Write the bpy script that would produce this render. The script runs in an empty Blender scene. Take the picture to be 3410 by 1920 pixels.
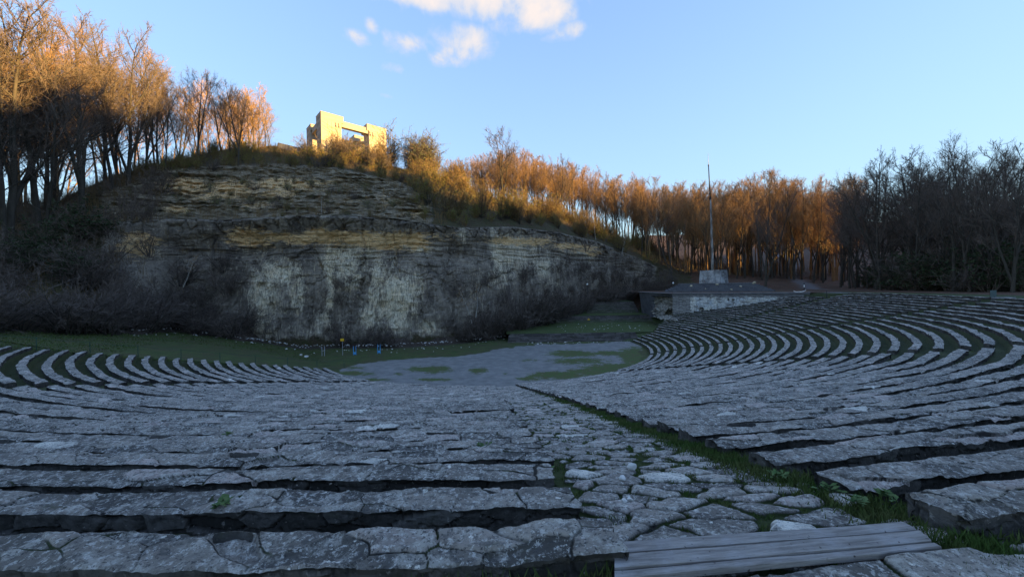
import bpy, math, random
import numpy as np
from mathutils import Matrix, Vector
random.seed(7)
RS = np.random.RandomState(11)
C = bpy.context.scene.collection
scene = bpy.context.scene
PI = math.pi

# ------------------------------------------------------------------ camera
PITCH, ROLL = -0.00746, -0.01616
cam_d = bpy.data.cameras.new('camera')
cam = bpy.data.objects.new('camera', cam_d); C.objects.link(cam)
cam_d.sensor_width = 36.0
cam_d.lens = 1241.8 / 3410 * 36.0
cam_d.clip_start = 0.05
cam_d.clip_end = 9000
_fw = Vector((0, math.cos(PITCH), math.sin(PITCH)))
_u0 = Vector((0, -math.sin(PITCH), math.cos(PITCH)))
_x0 = Vector((1, 0, 0))
_c, _s = math.cos(ROLL), math.sin(ROLL)
_r = _c * _x0 + _s * _u0
_u = -_s * _x0 + _c * _u0
cam.matrix_world = Matrix(((_r.x, _u.x, -_fw.x, 0), (_r.y, _u.y, -_fw.y, 0), (_r.z, _u.z, -_fw.z, 0), (0, 0, 0, 1)))
scene.camera = cam

# ------------------------------------------------------------------ light
SUN_AZ, SUN_EL = 103.0, 7.0
scene.view_settings.view_transform = 'Standard'
scene.view_settings.look = 'None'
scene.view_settings.gamma = 1
scene.view_settings.exposure = 2.9
sun_d = bpy.data.lights.new('sun', 'SUN')
sun_d.energy = 3.2
sun_d.angle = math.radians(0.5)
sun_d.color = (1.0, 0.62, 0.20)
sun = bpy.data.objects.new('sun', sun_d); C.objects.link(sun)
_az, _el = math.radians(SUN_AZ), math.radians(SUN_EL)
SUNV = Vector((math.sin(_az) * math.cos(_el), math.cos(_az) * math.cos(_el), math.sin(_el)))
sun.rotation_euler = SUNV.to_track_quat('Z', 'Y').to_euler()

world = bpy.data.worlds.new("World"); scene.world = world
world.use_nodes = True


def pxdir(px, py):
    """direction of a picture position (2576 wide frame)"""
    k = 3410 / 2576
    a, b = px * k - 1705, py * k - 960
    uu = _c * a + _s * b
    vv = -_s * a + _c * b
    X, zu = uu / 1241.8, -vv / 1241.8
    return np.array([X, math.cos(PITCH) - zu * math.sin(PITCH), math.sin(PITCH) + zu * math.cos(PITCH)])


def at_y(px, py, y):
    d = pxdir(px, py); return d * (y / d[1])


def at_z(px, py, z):
    d = pxdir(px, py); return d * (z / d[2])


def horizon(px):
    return 718.2 - (px - 1288) * 0.01616


def build_world():
    nt = world.node_tree; N = nt.nodes; L = nt.links
    N.clear()
    out = N.new('ShaderNodeOutputWorld')
    bg = N.new('ShaderNodeBackground')
    sky = N.new('ShaderNodeTexSky'); sky.sky_type = 'NISHITA'
    sky.sun_disc = False
    sky.sun_elevation = _el
    sky.sun_rotation = _az
    sky.air_density = 1.0; sky.dust_density = 0.1; sky.ozone_density = 2.6
    sky.altitude = 300
    tc = N.new('ShaderNodeTexCoord')
    hs = N.new('ShaderNodeHueSaturation'); hs.inputs['Saturation'].default_value = 0.80; hs.inputs['Hue'].default_value = 0.501
    bw = N.new('ShaderNodeRGBToBW'); L.new(sky.outputs[0], bw.inputs[0])
    k1 = N.new('ShaderNodeMath'); k1.operation = 'MULTIPLY_ADD'; L.new(bw.outputs[0], k1.inputs[0]); k1.inputs[1].default_value = 1.15; k1.inputs[2].default_value = 0.55
    k2 = N.new('ShaderNodeMath'); k2.operation = 'DIVIDE'; k2.inputs[0].default_value = 1.0; L.new(k1.outputs[0], k2.inputs[1])
    sc_ = N.new('ShaderNodeVectorMath'); sc_.operation = 'SCALE'; L.new(sky.outputs[0], sc_.inputs[0]); L.new(k2.outputs[0], sc_.inputs['Scale'])
    sx_ = N.new('ShaderNodeSeparateXYZ'); L.new(tc.outputs['Generated'], sx_.inputs[0])
    mr = N.new('ShaderNodeMapRange'); mr.inputs['From Min'].default_value = 0.12; mr.inputs['From Max'].default_value = 0.62; L.new(sx_.outputs['Z'], mr.inputs['Value'])
    gr = N.new('ShaderNodeMix'); gr.data_type = 'RGBA'; gr.blend_type = 'MULTIPLY'
    L.new(mr.outputs[0], gr.inputs['Factor']); L.new(sc_.outputs[0], gr.inputs['A']); gr.inputs['B'].default_value = (0.56, 0.75, 0.90, 1)
    L.new(gr.outputs['Result'], hs.inputs['Color'])
    # clouds : soft puffs at fixed places of the sky dome
    def vmath(op, a, b=None):
        n = N.new('ShaderNodeVectorMath'); n.operation = op
        for i, q in enumerate((a, b)):
            if q is None: continue
            if isinstance(q, (tuple, list)): n.inputs[i].default_value = q
            else: L.new(q, n.inputs[i])
        return n
    def m(op, a, b=None, cl=False):
        n = N.new('ShaderNodeMath'); n.operation = op; n.use_clamp = cl
        for i, q in enumerate((a, b)):
            if q is None: continue
            if isinstance(q, (int, float)): n.inputs[i].default_value = q
            else: L.new(q, n.inputs[i])
        return n.outputs[0]
    dirn = vmath('NORMALIZE', tc.outputs['Generated']).outputs[0]
    no = N.new('ShaderNodeTexNoise'); no.inputs['Scale'].default_value = 12; no.inputs['Distortion'].default_value = 0.6; no.inputs['Detail'].default_value = 8
    no.inputs['Roughness'].default_value = 0.6
    L.new(dirn, no.inputs['Vector'])
    no2 = N.new('ShaderNodeTexNoise'); no2.inputs['Scale'].default_value = 26; no2.inputs['Detail'].default_value = 8
    L.new(dirn, no2.inputs['Vector'])
    nz = m('ADD', m('MULTIPLY', m('SUBTRACT', no.outputs['Fac'], 0.5), 3.0), m('MULTIPLY', m('SUBTRACT', no2.outputs['Fac'], 0.5), 2.2))
    blobs = [(1150, -62, 230, 74, 2.0), (1360, 14, 78, 52, 2.0), (1020, -10, 170, 26, 1.4), (1300, 62, 60, 26, 1.1), (1270, 10, 120, 40, 1.3),
             (898, 97, 34, 22, 1.15), (935, 68, 18, 22, .95), (1022, 112, 55, 30, 1.15), (1160, 108, 75, 44, 1.25), (1110, 148, 70, 24, .95),
             (1440, 75, 55, 26, 1.1), (990, 172, 34, 18, .42), (965, 240, 26, 9, .42), (1395, 95, 40, 22, .7), (1700, -160, 300, 60, .8), (300, -260, 300, 80, .8)]
    total = None
    for (px, py, sx, sy, st) in blobs:
        c0 = Vector(pxdir(px, py)).normalized()
        ex = (Vector(pxdir(px + 5, py)).normalized() - c0); wx = ex.length / 5; ex.normalize()
        ey = (Vector(pxdir(px, py - 5)).normalized() - c0); wy = ey.length / 5; ey.normalize()
        d = vmath('SUBTRACT', dirn, tuple(c0)).outputs[0]
        a = vmath('DOT_PRODUCT', d, tuple(ex / (sx * wx))).outputs['Value']
        b = vmath('DOT_PRODUCT', d, tuple(ey / (sy * wy))).outputs['Value']
        front = vmath('DOT_PRODUCT', dirn, tuple(c0)).outputs['Value']
        q = m('SUBTRACT', st, m('MULTIPLY', m('ADD', m('MULTIPLY', a, a), m('MULTIPLY', b, b)), 0.75))
        q = m('SUBTRACT', q, m('MULTIPLY', m('LESS_THAN', front, 0.3), 5.0))
        q = m('MAXIMUM', q, -1.5)
        total = q if total is None else m('MAXIMUM', total, q)
    dens = m('ADD', total, nz)
    ramp = N.new('ShaderNodeMapRange'); ramp.interpolation_type = 'SMOOTHSTEP'
    ramp.inputs['From Min'].default_value = 0.10; ramp.inputs['From Max'].default_value = 1.45
    ramp.inputs['To Max'].default_value = 0.86
    L.new(dens, ramp.inputs['Value'])
    cr = N.new('ShaderNodeMapRange'); cr.inputs['From Min'].default_value = 0.75; cr.inputs['From Max'].default_value = 2.0
    L.new(dens, cr.inputs['Value'])
    cc = N.new('ShaderNodeMix'); cc.data_type = 'RGBA'
    cc.inputs['A'].default_value = CLOUD_A; cc.inputs['B'].default_value = CLOUD_B
    L.new(cr.outputs[0], cc.inputs['Factor'])
    mx = N.new('ShaderNodeMix'); mx.data_type = 'RGBA'
    L.new(ramp.outputs[0], mx.inputs['Factor'])
    L.new(hs.outputs[0], mx.inputs['A']); L.new(cc.outputs['Result'], mx.inputs['B'])
    L.new(mx.outputs['Result'], bg.inputs['Color'])
    bg.inputs['Strength'].default_value = 0.15
    L.new(bg.outputs[0], out.inputs[0])


CLOUD_A = (0.58, 0.66, 0.79, 1)
CLOUD_B = (0.98, 0.84, 0.74, 1)
build_world()

# ------------------------------------------------------------------ helpers
def tag(o, label=None, cat=None, group=None, kind=None):
    if label: o['label'] = label
    if cat: o['category'] = cat
    if group: o['group'] = group
    if kind: o['kind'] = kind
    return o


def empty(name, loc=(0, 0, 0), rz=0.0):
    o = bpy.data.objects.new(name, None); C.objects.link(o)
    o.location = loc; o.rotation_euler = (0, 0, rz); o.empty_display_size = 0.2
    return o


def mesh_np(name, V, F, mat=None, parent=None, attrs=None, smooth=False, link=True):
    """V (n,3) F (m,3|4) or list of such"""
    Fs = F if isinstance(F, list) else [F]
    Fs = [f for f in Fs if len(f)]
    me = bpy.data.meshes.new(name)
    V = np.asarray(V, dtype=np.float32)
    nl = sum(f.size for f in Fs); nf = sum(len(f) for f in Fs)
    me.vertices.add(len(V)); me.vertices.foreach_set('co', V.ravel())
    me.loops.add(nl); me.loops.foreach_set('vertex_index', np.concatenate([f.ravel() for f in Fs]).astype(np.int32))
    me.polygons.add(nf)
    tot = np.concatenate([np.full(len(f), f.shape[1]) for f in Fs]).astype(np.int32)
    st = np.concatenate([[0], np.cumsum(tot)[:-1]]).astype(np.int32)
    me.polygons.foreach_set('loop_start', st); me.polygons.foreach_set('loop_total', tot)
    me.polygons.foreach_set('use_smooth', np.full(nf, bool(smooth)))
    if attrs:
        for k, a in attrs.items():
            at = me.attributes.new(k, 'FLOAT', 'POINT'); at.data.foreach_set('value', np.asarray(a, np.float32).ravel())
    me.update(calc_edges=True); me.validate()
    if mat: me.materials.append(mat)
    o = bpy.data.objects.new(name, me)
    if link: C.objects.link(o)
    if parent: o.parent = parent
    return o


def grid_faces(nu, nv, keep=None):
    i = np.arange(nu - 1)[:, None]; j = np.arange(nv - 1)[None, :]
    a = i * nv + j
    F = np.stack([a, a + nv, a + nv + 1, a + 1], -1).reshape(-1, 4)
    if keep is not None: F = F[keep.reshape(-1)]
    return F


def _h(ix, iy, iz, seed):
    n = (ix.astype(np.int64) * 374761393 + iy.astype(np.int64) * 668265263 + iz.astype(np.int64) * 2147483647 + seed * 974711) & 0xFFFFFFFF
    n = ((n ^ (n >> 13)) * 1274126177) & 0xFFFFFFFF
    n = ((n ^ (n >> 16)) * 2246822519) & 0xFFFFFFFF
    n = n ^ (n >> 15)
    return (n & 0xFFFFFF) / float(0xFFFFFF)


def vnoise(x, y, z=None, seed=0):
    x = np.asarray(x, float); y = np.asarray(y, float)
    z = np.zeros_like(x) if z is None else np.asarray(z, float)
    x, y, z = np.broadcast_arrays(x, y, z)
    ix, iy, iz = np.floor(x), np.floor(y), np.floor(z)
    fx, fy, fz = x - ix, y - iy, z - iz
    fx = fx * fx * (3 - 2 * fx); fy = fy * fy * (3 - 2 * fy); fz = fz * fz * (3 - 2 * fz)
    r = 0
    for a in (0, 1):
        wa = fx if a else 1 - fx
        for b in (0, 1):
            wb = fy if b else 1 - fy
            for c in (0, 1):
                wc = fz if c else 1 - fz
                r = r + wa * wb * wc * _h(ix + a, iy + b, iz + c, seed)
    return r * 2 - 1


def fbm(x, y, z=None, oct=4, seed=0, gain=.5):
    s = 0; a = 1.0; f = 1.0; t = 0
    for i in range(oct):
        s = s + a * vnoise(np.asarray(x) * f, np.asarray(y) * f, None if z is None else np.asarray(z) * f, seed + i * 17)
        t += a; a *= gain; f *= 2.03
    return s / t


def voronoi(x, y, seed=0, jit=.85, p=2):
    ix, iy = np.floor(x), np.floor(y)
    f1 = np.full(x.shape, 9.0); f2 = f1.copy(); hid = np.zeros(x.shape)
    for a in (-1, 0, 1):
        for b in (-1, 0, 1):
            cx, cy = ix + a, iy + b
            px = cx + .5 + jit * (_h(cx, cy, cx * 0 + 1, seed) - .5)
            py = cy + .5 + jit * (_h(cx, cy, cx * 0 + 2, seed) - .5)
            d = np.hypot(px - x, py - y) if p == 2 else (np.abs(px - x) ** p + np.abs(py - y) ** p) ** (1.0 / p)
            hh = _h(cx, cy, cx * 0 + 3, seed)
            near = d < f1
            f2 = np.where(near, f1, np.minimum(f2, d))
            hid = np.where(near, hh, hid); f1 = np.where(near, d, f1)
    return f1, f2, hid


def sstep(a, b, x):
    t = np.clip((np.asarray(x, float) - a) / (b - a), 0, 1); return t * t * (3 - 2 * t)


# ---------------------------------------------------------------- materials
class NT:
    def __init__(s, name):
        s.m = bpy.data.materials.new(name); s.m.use_nodes = True
        s.t = s.m.node_tree; s.N = s.t.nodes; s.L = s.t.links
        s.b = s.N['Principled BSDF']; s.b.inputs['Roughness'].default_value = 0.9
        s.b.inputs['Specular IOR Level'].default_value = 0.25
        s.tc = s.N.new('ShaderNodeTexCoord').outputs['Object']

    def set(s, sock, v):
        if isinstance(v, (int, float, tuple, list)): sock.default_value = v
        else: s.L.new(v, sock)

    def noise(s, scale, detail=4, rough=.55, stretch=None, dist=0.0, off=0.0, vec=None):
        n = s.N.new('ShaderNodeTexNoise'); n.inputs['Scale'].default_value = scale
        n.inputs['Detail'].default_value = detail; n.inputs['Roughness'].default_value = rough
        n.inputs['Distortion'].default_value = dist
        mp = s.N.new('ShaderNodeMapping'); s.L.new(vec or s.tc, mp.inputs[0])
        mp.inputs['Scale'].default_value = stretch or (1, 1, 1)
        mp.inputs['Location'].default_value = (off, off * .7, off * 1.3)
        s.L.new(mp.outputs[0], n.inputs['Vector'])
        return n.outputs['Fac']

    def vor(s, scale, feature='F1', stretch=None, out='Distance', rand=1.0):
        n = s.N.new('ShaderNodeTexVoronoi'); n.feature = feature; n.inputs['Scale'].default_value = scale
        n.inputs['Randomness'].default_value = rand
        mp = s.N.new('ShaderNodeMapping'); s.L.new(s.tc, mp.inputs[0])
        mp.inputs['Scale'].default_value = stretch or (1, 1, 1)
        s.L.new(mp.outputs[0], n.inputs['Vector'])
        return n.outputs[out]

    def rng(s, v, a, b, c=0.0, d=1.0, smooth=False):
        n = s.N.new('ShaderNodeMapRange'); s.set(n.inputs['Value'], v)
        if smooth: n.interpolation_type = 'SMOOTHSTEP'
        for k, q in zip(('From Min', 'From Max', 'To Min', 'To Max'), (a, b, c, d)): s.set(n.inputs[k], q)
        return n.outputs[0]

    def mix(s, f, a, b, mode='MIX'):
        n = s.N.new('ShaderNodeMix'); n.data_type = 'RGBA'; n.blend_type = mode
        s.set(n.inputs['Factor'], f)
        for k, q in (('A', a), ('B', b)):
            if isinstance(q, tuple) and len(q) == 3: q = q + (1,)
            s.set(n.inputs[k], q)
        return n.outputs['Result']

    def math(s, op, a, b=0.0, clamp=False):
        n = s.N.new('ShaderNodeMath'); n.operation = op; n.use_clamp = clamp
        s.set(n.inputs[0], a); s.set(n.inputs[1], b); return n.outputs[0]

    def attr(s, name):
        n = s.N.new('ShaderNodeAttribute'); n.attribute_name = name; return n.outputs['Fac']

    def rand(s):
        return s.N.new('ShaderNodeObjectInfo').outputs['Random']

    def done(s, col, bump=None, strength=.4, dist=.02, rough=None):
        s.set(s.b.inputs['Base Color'], col if not isinstance(col, tuple) else (col + (1,))[:4])
        if rough is not None: s.set(s.b.inputs['Roughness'], rough)
        if bump is not None:
            b = s.N.new('ShaderNodeBump'); b.inputs['Strength'].default_value = strength
            b.inputs['Distance'].default_value = dist
            s.L.new(bump, b.inputs['Height']); s.L.new(b.outputs[0], s.b.inputs['Normal'])
        return s.m


def mat_stone(name, moss=.5, dark=1.0):
    t = NT(name)
    tint = t.attr('tint'); crack = t.attr('crack')
    D = lambda r, g, b: (r * dark, g * dark, b * dark)
    c = t.mix(t.rng(tint, 0, .9), D(.07, .064, .056), D(.33, .29, .245))
    c = t.mix(t.rng(tint, .86, .90), c, D(.40, .33, .29))
    c = t.mix(t.rng(tint, .985, .988), c, D(.66, .62, .54))
    c = t.mix(t.rng(t.noise(1.3, 5, .65), .38, .66, 0, .5), c, D(.085, .080, .076))
    c = t.mix(t.rng(t.noise(5, 6, .75, off=2), .50, .60, 0, .75), c, D(.40, .375, .33))
    c = t.mix(t.rng(t.noise(9, 6, .75, off=9), .52, .62, 0, .75), c, D(.075, .072, .07))
    c = t.mix(t.rng(t.noise(19, 5, .75), .54, .60, 0, .75), c, D(.52, .50, .46))
    c = t.mix(t.rng(t.noise(36, 4, .7, off=4), .56, .62, 0, .85), c, D(.05, .048, .048))
    c = t.mix(t.rng(t.noise(11, 5, .7, off=14), .64, .68, 0, .9), c, D(.66, .63, .56))
    c = t.mix(t.math('MULTIPLY', t.rng(crack, .15, .6), .95), c, (0.018, 0.017, 0.015))
    mk = t.math('MULTIPLY', t.rng(crack, .25, .7), t.rng(t.noise(2.2, 4, .65, off=20), .60 - .16 * moss, .70 - .16 * moss), True)
    c = t.mix(mk, c, (0.045, 0.062, 0.018))
    c = t.mix(t.rng(t.noise(1.0, 5, .75, off=31), .64, .72, 0, .7), c, (0.07, 0.075, 0.035))
    bump = t.math('ADD', t.math('MULTIPLY', t.noise(16, 8, .75), 1.0), t.math('MULTIPLY', t.noise(70, 4, .7), .5))
    return t.done(c, bump, 1.0, .04)


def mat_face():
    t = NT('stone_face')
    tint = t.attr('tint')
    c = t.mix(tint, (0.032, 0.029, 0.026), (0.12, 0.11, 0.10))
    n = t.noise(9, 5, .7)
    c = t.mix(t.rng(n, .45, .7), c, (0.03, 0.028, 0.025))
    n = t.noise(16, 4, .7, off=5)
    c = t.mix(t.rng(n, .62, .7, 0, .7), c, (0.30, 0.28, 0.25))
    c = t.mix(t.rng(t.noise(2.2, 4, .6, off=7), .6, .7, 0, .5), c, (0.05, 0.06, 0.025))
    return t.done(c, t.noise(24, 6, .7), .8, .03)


def mat_ground(name, cols, scale=1.0, bumps=.6):
    t = NT(name)
    c = t.mix(t.rng(t.noise(.9 * scale, 5, .65), .38, .62), cols[0], cols[1])
    c = t.mix(t.rng(t.noise(6 * scale, 5, .7, off=3), .5, .66), c, cols[2])
    c = t.mix(t.rng(t.noise(28 * scale, 4, .7, off=8), .6, .68, 0, .8), c, cols[3])
    return t.done(c, t.noise(22 * scale, 6, .75), bumps, .06)


M = {}
M['stone'] = mat_stone('weathered_limestone', .35, 1.28)
M['paving'] = mat_stone('paving_stone', 1.9, 1.4)
M['face'] = mat_face()
M['turf'] = mat_ground('turf', [(0.028, 0.042, 0.012), (0.045, 0.055, 0.018), (0.05, 0.042, 0.026), (0.12, 0.10, 0.07)])
M['grass_sheet'] = mat_ground('short_grass', [(0.045, 0.075, 0.018), (0.075, 0.095, 0.03), (0.06, 0.055, 0.028), (0.11, 0.10, 0.06)])
M['forest_floor'] = mat_ground('leaf_litter', [(0.075, 0.042, 0.026), (0.11, 0.062, 0.038), (0.05, 0.032, 0.022), (0.16, 0.11, 0.07)], 1.0)


def mat_simple(name, col, rough=.6, metal=0.0, var=.25, sc=20, spec=.4):
    t = NT(name); t.b.inputs['Metallic'].default_value = metal; t.b.inputs['Specular IOR Level'].default_value = spec
    d = tuple(q * (1 - var) for q in col)
    c = t.mix(t.rng(t.noise(sc, 5, .65), .35, .65), col, d)
    return t.done(c, t.noise(sc * 3, 4), .15, .01, rough)


M['rust_steel'] = mat_simple('dark_steel', (0.04, 0.04, 0.042), .6, .3)
M['pale_post'] = mat_simple('grey_steel', (0.42, 0.42, 0.44), .5, .3)
M['blue_post'] = mat_simple('blue_paint', (0.09, 0.38, 0.72), .5)
M['yellow'] = mat_simple('yellow_board', (0.85, 0.48, 0.02), .5, sc=6)
M['globe'] = mat_simple('white_globe', (0.85, 0.84, 0.8), .35, var=.05)
M['green_post'] = mat_simple('green_post', (0.02, 0.07, 0.05), .6)
M['tape'] = mat_simple('white_tape', (0.8, 0.78, 0.76), .5, var=.1)
M['board_grey'] = mat_simple('grey_green_board', (0.10, 0.14, 0.14), .6)
M['log'] = mat_simple('barkless_log', (0.2, 0.16, 0.12), .85)
M['pale_rock'] = mat_simple('pale_broken_rock', (0.55, 0.47, 0.32), .95, sc=5)
M['white_rock'] = mat_simple('white_broken_rock', (0.62, 0.60, 0.56), .95, sc=5)
M['rubble'] = mat_simple('grey_rubble', (0.24, 0.215, 0.18), .95, var=.5, sc=3)


def mat_wood():
    t = NT('silvered_board')
    c = t.mix(t.rng(t.noise(2.4, 6, .7, (1, 14, 14)), .35, .65), (0.33, 0.30, 0.275), (0.16, 0.14, 0.125))
    c = t.mix(t.rng(t.noise(7, 4, .7, (1, 18, 18), off=5), .6, .68, 0, .8), c, (0.07, 0.06, 0.055))
    c = t.mix(t.rng(t.noise(3.5, 5, .6, off=2), .5, .72, 0, .5), c, (0.40, 0.39, 0.40))
    c = t.mix(t.rng(t.noise(26, 2, .5, (1, 1, 1), off=12), .70, .74), c, (0.05, 0.04, 0.035))
    return t.done(c, t.noise(6, 6, .7, (1, 22, 22)), .5, .01, .75)


M['wood'] = mat_wood()


def mat_bark(name, a, b):
    t = NT(name)
    c = t.mix(t.rng(t.noise(3, 5, .6, (2, 2, .5)), .35, .65), a, b)
    r = t.rand()
    c = t.mix(t.rng(r, 0, 1, 0, .45), c, tuple(q * .55 for q in a))
    return t.done(c, None)


M['bark'] = mat_bark('grey_bark', (0.085, 0.072, 0.056), (0.045, 0.04, 0.032))
M['bark_pale'] = mat_bark('pale_bark', (0.42, 0.40, 0.36), (0.25, 0.22, 0.18))
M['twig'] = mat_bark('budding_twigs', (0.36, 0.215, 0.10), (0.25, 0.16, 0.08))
M['twig_dark'] = mat_bark('dark_twigs', (0.16, 0.12, 0.095), (0.11, 0.085, 0.068))  # darker copy of the twigs; on unlit trees the shade is in the colour
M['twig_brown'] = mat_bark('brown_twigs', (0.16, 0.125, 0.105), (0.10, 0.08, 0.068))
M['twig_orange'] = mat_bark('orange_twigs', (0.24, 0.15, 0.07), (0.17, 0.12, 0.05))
M['leaf'] = mat_bark('young_leaves', (0.26, 0.29, 0.05), (0.15, 0.19, 0.035))
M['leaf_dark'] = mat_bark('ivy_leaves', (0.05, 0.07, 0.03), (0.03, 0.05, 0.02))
M['leaf_grey'] = mat_bark('catkin_leaves', (0.22, 0.25, 0.12), (0.15, 0.18, 0.08))

# ---------------------------------------------------------------- seating geometry
CX, CY = -3.307, 53.49
P_ = 0.9


def rad(n): return 21.484 + P_ * (n - 1)
def zbench(n): return -8.664 + .20335 * n + 7e-5 * n * n
def nof(r): return (r - 21.484) / P_ + 1
def pol(r, th): return CX + r * np.cos(th), CY + r * np.sin(th)


RIM = -1.86
def ne(n): return n - .47 * (lambda t: t * t * (3 - 2 * t))(np.clip((np.asarray(n, float) - 24.5) / 7.0, 0, 1))
def rrow(n): return rad(ne(n))
def zrow(n): return zbench(ne(n))
STAGE = -8.86
NROW = 34
TH_L = -2.462
_bn = [0, 1, 4, 6, 9, 12, 14, 15.9, 17.9, 20.9, 23.3, 25.7, 28.7, 31.7, 32.7, 35]
_bt = [.10, .137, .18, .20, .297, .35, .385, .381, .328, .262, .215, .173, .15, .13, .11, .10]


def th_end(n): return np.interp(n, _bn, _bt)
def th_aisle_r(n): return np.interp(n, [1, 4, 10, 20, 35], [-1.408, -1.412, -1.420, -1.428, -1.443])


def ground_seat(r):
    """stepped ground of the seating bowl"""
    k = np.floor((np.asarray(r) - 21.484) / P_)
    n = k + 1
    z = zbench(n) - .17
    z = np.where(n < 1, STAGE, z)
    return np.where(n > NROW, RIM, z)


# left side lawn : follows the edge of the seating
_e = np.array([math.cos(TH_L), math.sin(TH_L)])


def z_left(x, y):
    u = (x - CX) * _e[0] + (y - CY) * _e[1]
    n = nof(u)
    z = zbench(n) - .28
    return np.clip(z, STAGE, RIM)


# ---------------------------------------------------------------- the hill behind (profile per picture column)
HC = [-500, -200, 0, 150, 300, 430, 560, 700, 850, 1000, 1080, 1160, 1230, 1300, 1400, 1500, 1600, 1700, 1850, 2100]
def _z(px, py, y): return (horizon(px) - py) / 937.0 * y
#        base(y,z)      F2(y,py)   F3(y,py)    F4(y,py)     F6(y,py)   F7(y,py)
HP = {
 -500: ((24, -3.0), (27, 770), (32, 720), (34, 700), (52, 560), (56, 545)),
 -200: ((28, -3.2), (32, 770), (37, 700), (39, 680), (54, 560), (58, 545)),
 0: ((35, -3.7), (38, 760), (42, 690), (44, 670), (56, 556), (60, 545)),
 150: ((39, -4.6), (42, 755), (46, 670), (48, 650), (60, 530), (64, 510)),
 300: ((44, -6.0), (49, 740), (53, 615), (53.2, 556), (62, 474), (72, 442)),
 430: ((54, -9), (55.5, 720), (57, 603), (56.6, 549), (68, 432), (78, 408)),
 560: ((57, -9), (57.3, 720), (58.6, 598), (57.4, 552), (70, 425), (82, 380)),
 700: ((57, -9), (57.6, 720), (58.6, 590), (57.4, 545), (72, 420), (84, 369)),
 850: ((57, -9), (57.6, 720), (58.7, 592), (57.4, 541), (72, 428), (86, 398)),
 1000: ((57, -9), (57.6, 720), (58.8, 596), (57.6, 549), (71, 458), (88, 422)),
 1080: ((58, -9), (58.8, 720), (59.8, 604), (58.8, 562), (68, 506), (88, 438)),
 1160: ((60, -9), (60.8, 720), (61.8, 612), (61.0, 573), (68, 540), (90, 462)),
 1230: ((63, -9), (64, 720), (65, 605), (64.5, 571), (71, 545), (93, 492)),
 1300: ((68, -9), (69, 715), (70.5, 605), (70, 571), (77, 548), (96, 512)),
 1400: ((79, -8), (80, 715), (81.5, 612), (81, 583), (87, 566), (105, 530)),
 1500: ((90, -6), (91, 710), (92.5, 634), (92, 606), (97, 596), (112, 568)),
 1600: ((100, -5), (101, 715), (102.5, 668), (102.5, 647), (107, 640), (118, 612)),
 1700: ((100, -4.3), (103, 718), (106, 700), (108, 692), (114, 676), (126, 650)),
 1850: ((88, -1.95), (92, 709), (98, 702), (104, 698), (116, 692), (136, 680)),
 2100: ((88, -1.9), (92, 722), (98, 716), (104, 712), (116, 706), (136, 700)),
}
_tab = []
for c in HC:
    (yb, zb), f2, f3, f4, f6, f7 = HP[c]
    z2, z3, z4, z6, z7 = [_z(c, q[1], q[0]) for q in (f2, f3, f4, f6, f7)]
    y5 = f4[0] + 2.0
    row = [(yb, zb - 1.5), (yb + .02, zb), (f2[0], z2), (f3[0], z3), (f4[0], z4 - .35), (f4[0] + .25, z4), (y5, z4 + .35), (f6[0], z6), (f7[0], z7),
           (f7[0] + 25, z7 + .8), (f7[0] + 120, z7 - 6), (f7[0] + 700, z7 - 40)]
    _tab.append(row)
HT = np.array(_tab)          # (cols, feat, 2)


def hcol(px):
    """profile points at picture columns px -> (n, feat, 2)"""
    px = np.atleast_1d(px)
    out = np.empty((len(px), HT.shape[1], 2))
    for f in range(HT.shape[1]):
        for k in range(2):
            out[:, f, k] = np.interp(px, HC, HT[:, f, k])
    return out


def ccol(x, y): return 1288 + 937 * x / np.maximum(y, 1e-3)


_HG_c = np.arange(-500, 2101, 10.0)
_HG_y = np.arange(20, 320, .5)
_prof = hcol(_HG_c)
_HG = np.empty((len(_HG_c), len(_HG_y)))
for i in range(len(_HG_c)):
    yy = _prof[i, 1:, 0].copy(); zz = _prof[i, 1:, 1]
    yy = np.maximum.accumulate(yy + np.arange(len(yy)) * 1e-4)
    _HG[i] = np.interp(_HG_y, yy, zz, left=-99)


def z_hill(x, y):
    c = np.clip(ccol(x, y), -500, 2100); y = np.asarray(y, float)
    i = np.clip((c + 500) / 10, 0, len(_HG_c) - 1.001); j = np.clip((y - 20) / .5, 0, len(_HG_y) - 1.001)
    i0 = i.astype(int); j0 = j.astype(int); a = i - i0; b = j - j0
    z = _HG[i0, j0] * (1 - a) * (1 - b) + _HG[i0 + 1, j0] * a * (1 - b) + _HG[i0, j0 + 1] * (1 - a) * b + _HG[i0 + 1, j0 + 1] * a * b
    return np.where(y < 20, -99, z)


def hill_base(x, y):
    c = np.clip(ccol(x, y), -500, 2100)
    return np.interp(c, HC, [HP[q][0][0] for q in HC])


# terraces at the far side of the stage
TERR_Y = [0, 57.6, 59.6, 75.0, 77.2, 82.6, 86.6, 400]
TERR_Z = [STAGE, STAGE, -7.8, -7.8, -6.55, -6.5, -4.15, -4.15]
POD = [(28.3, 81.5), (28.9, 67.2), (46.9, 58.7)]


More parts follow.
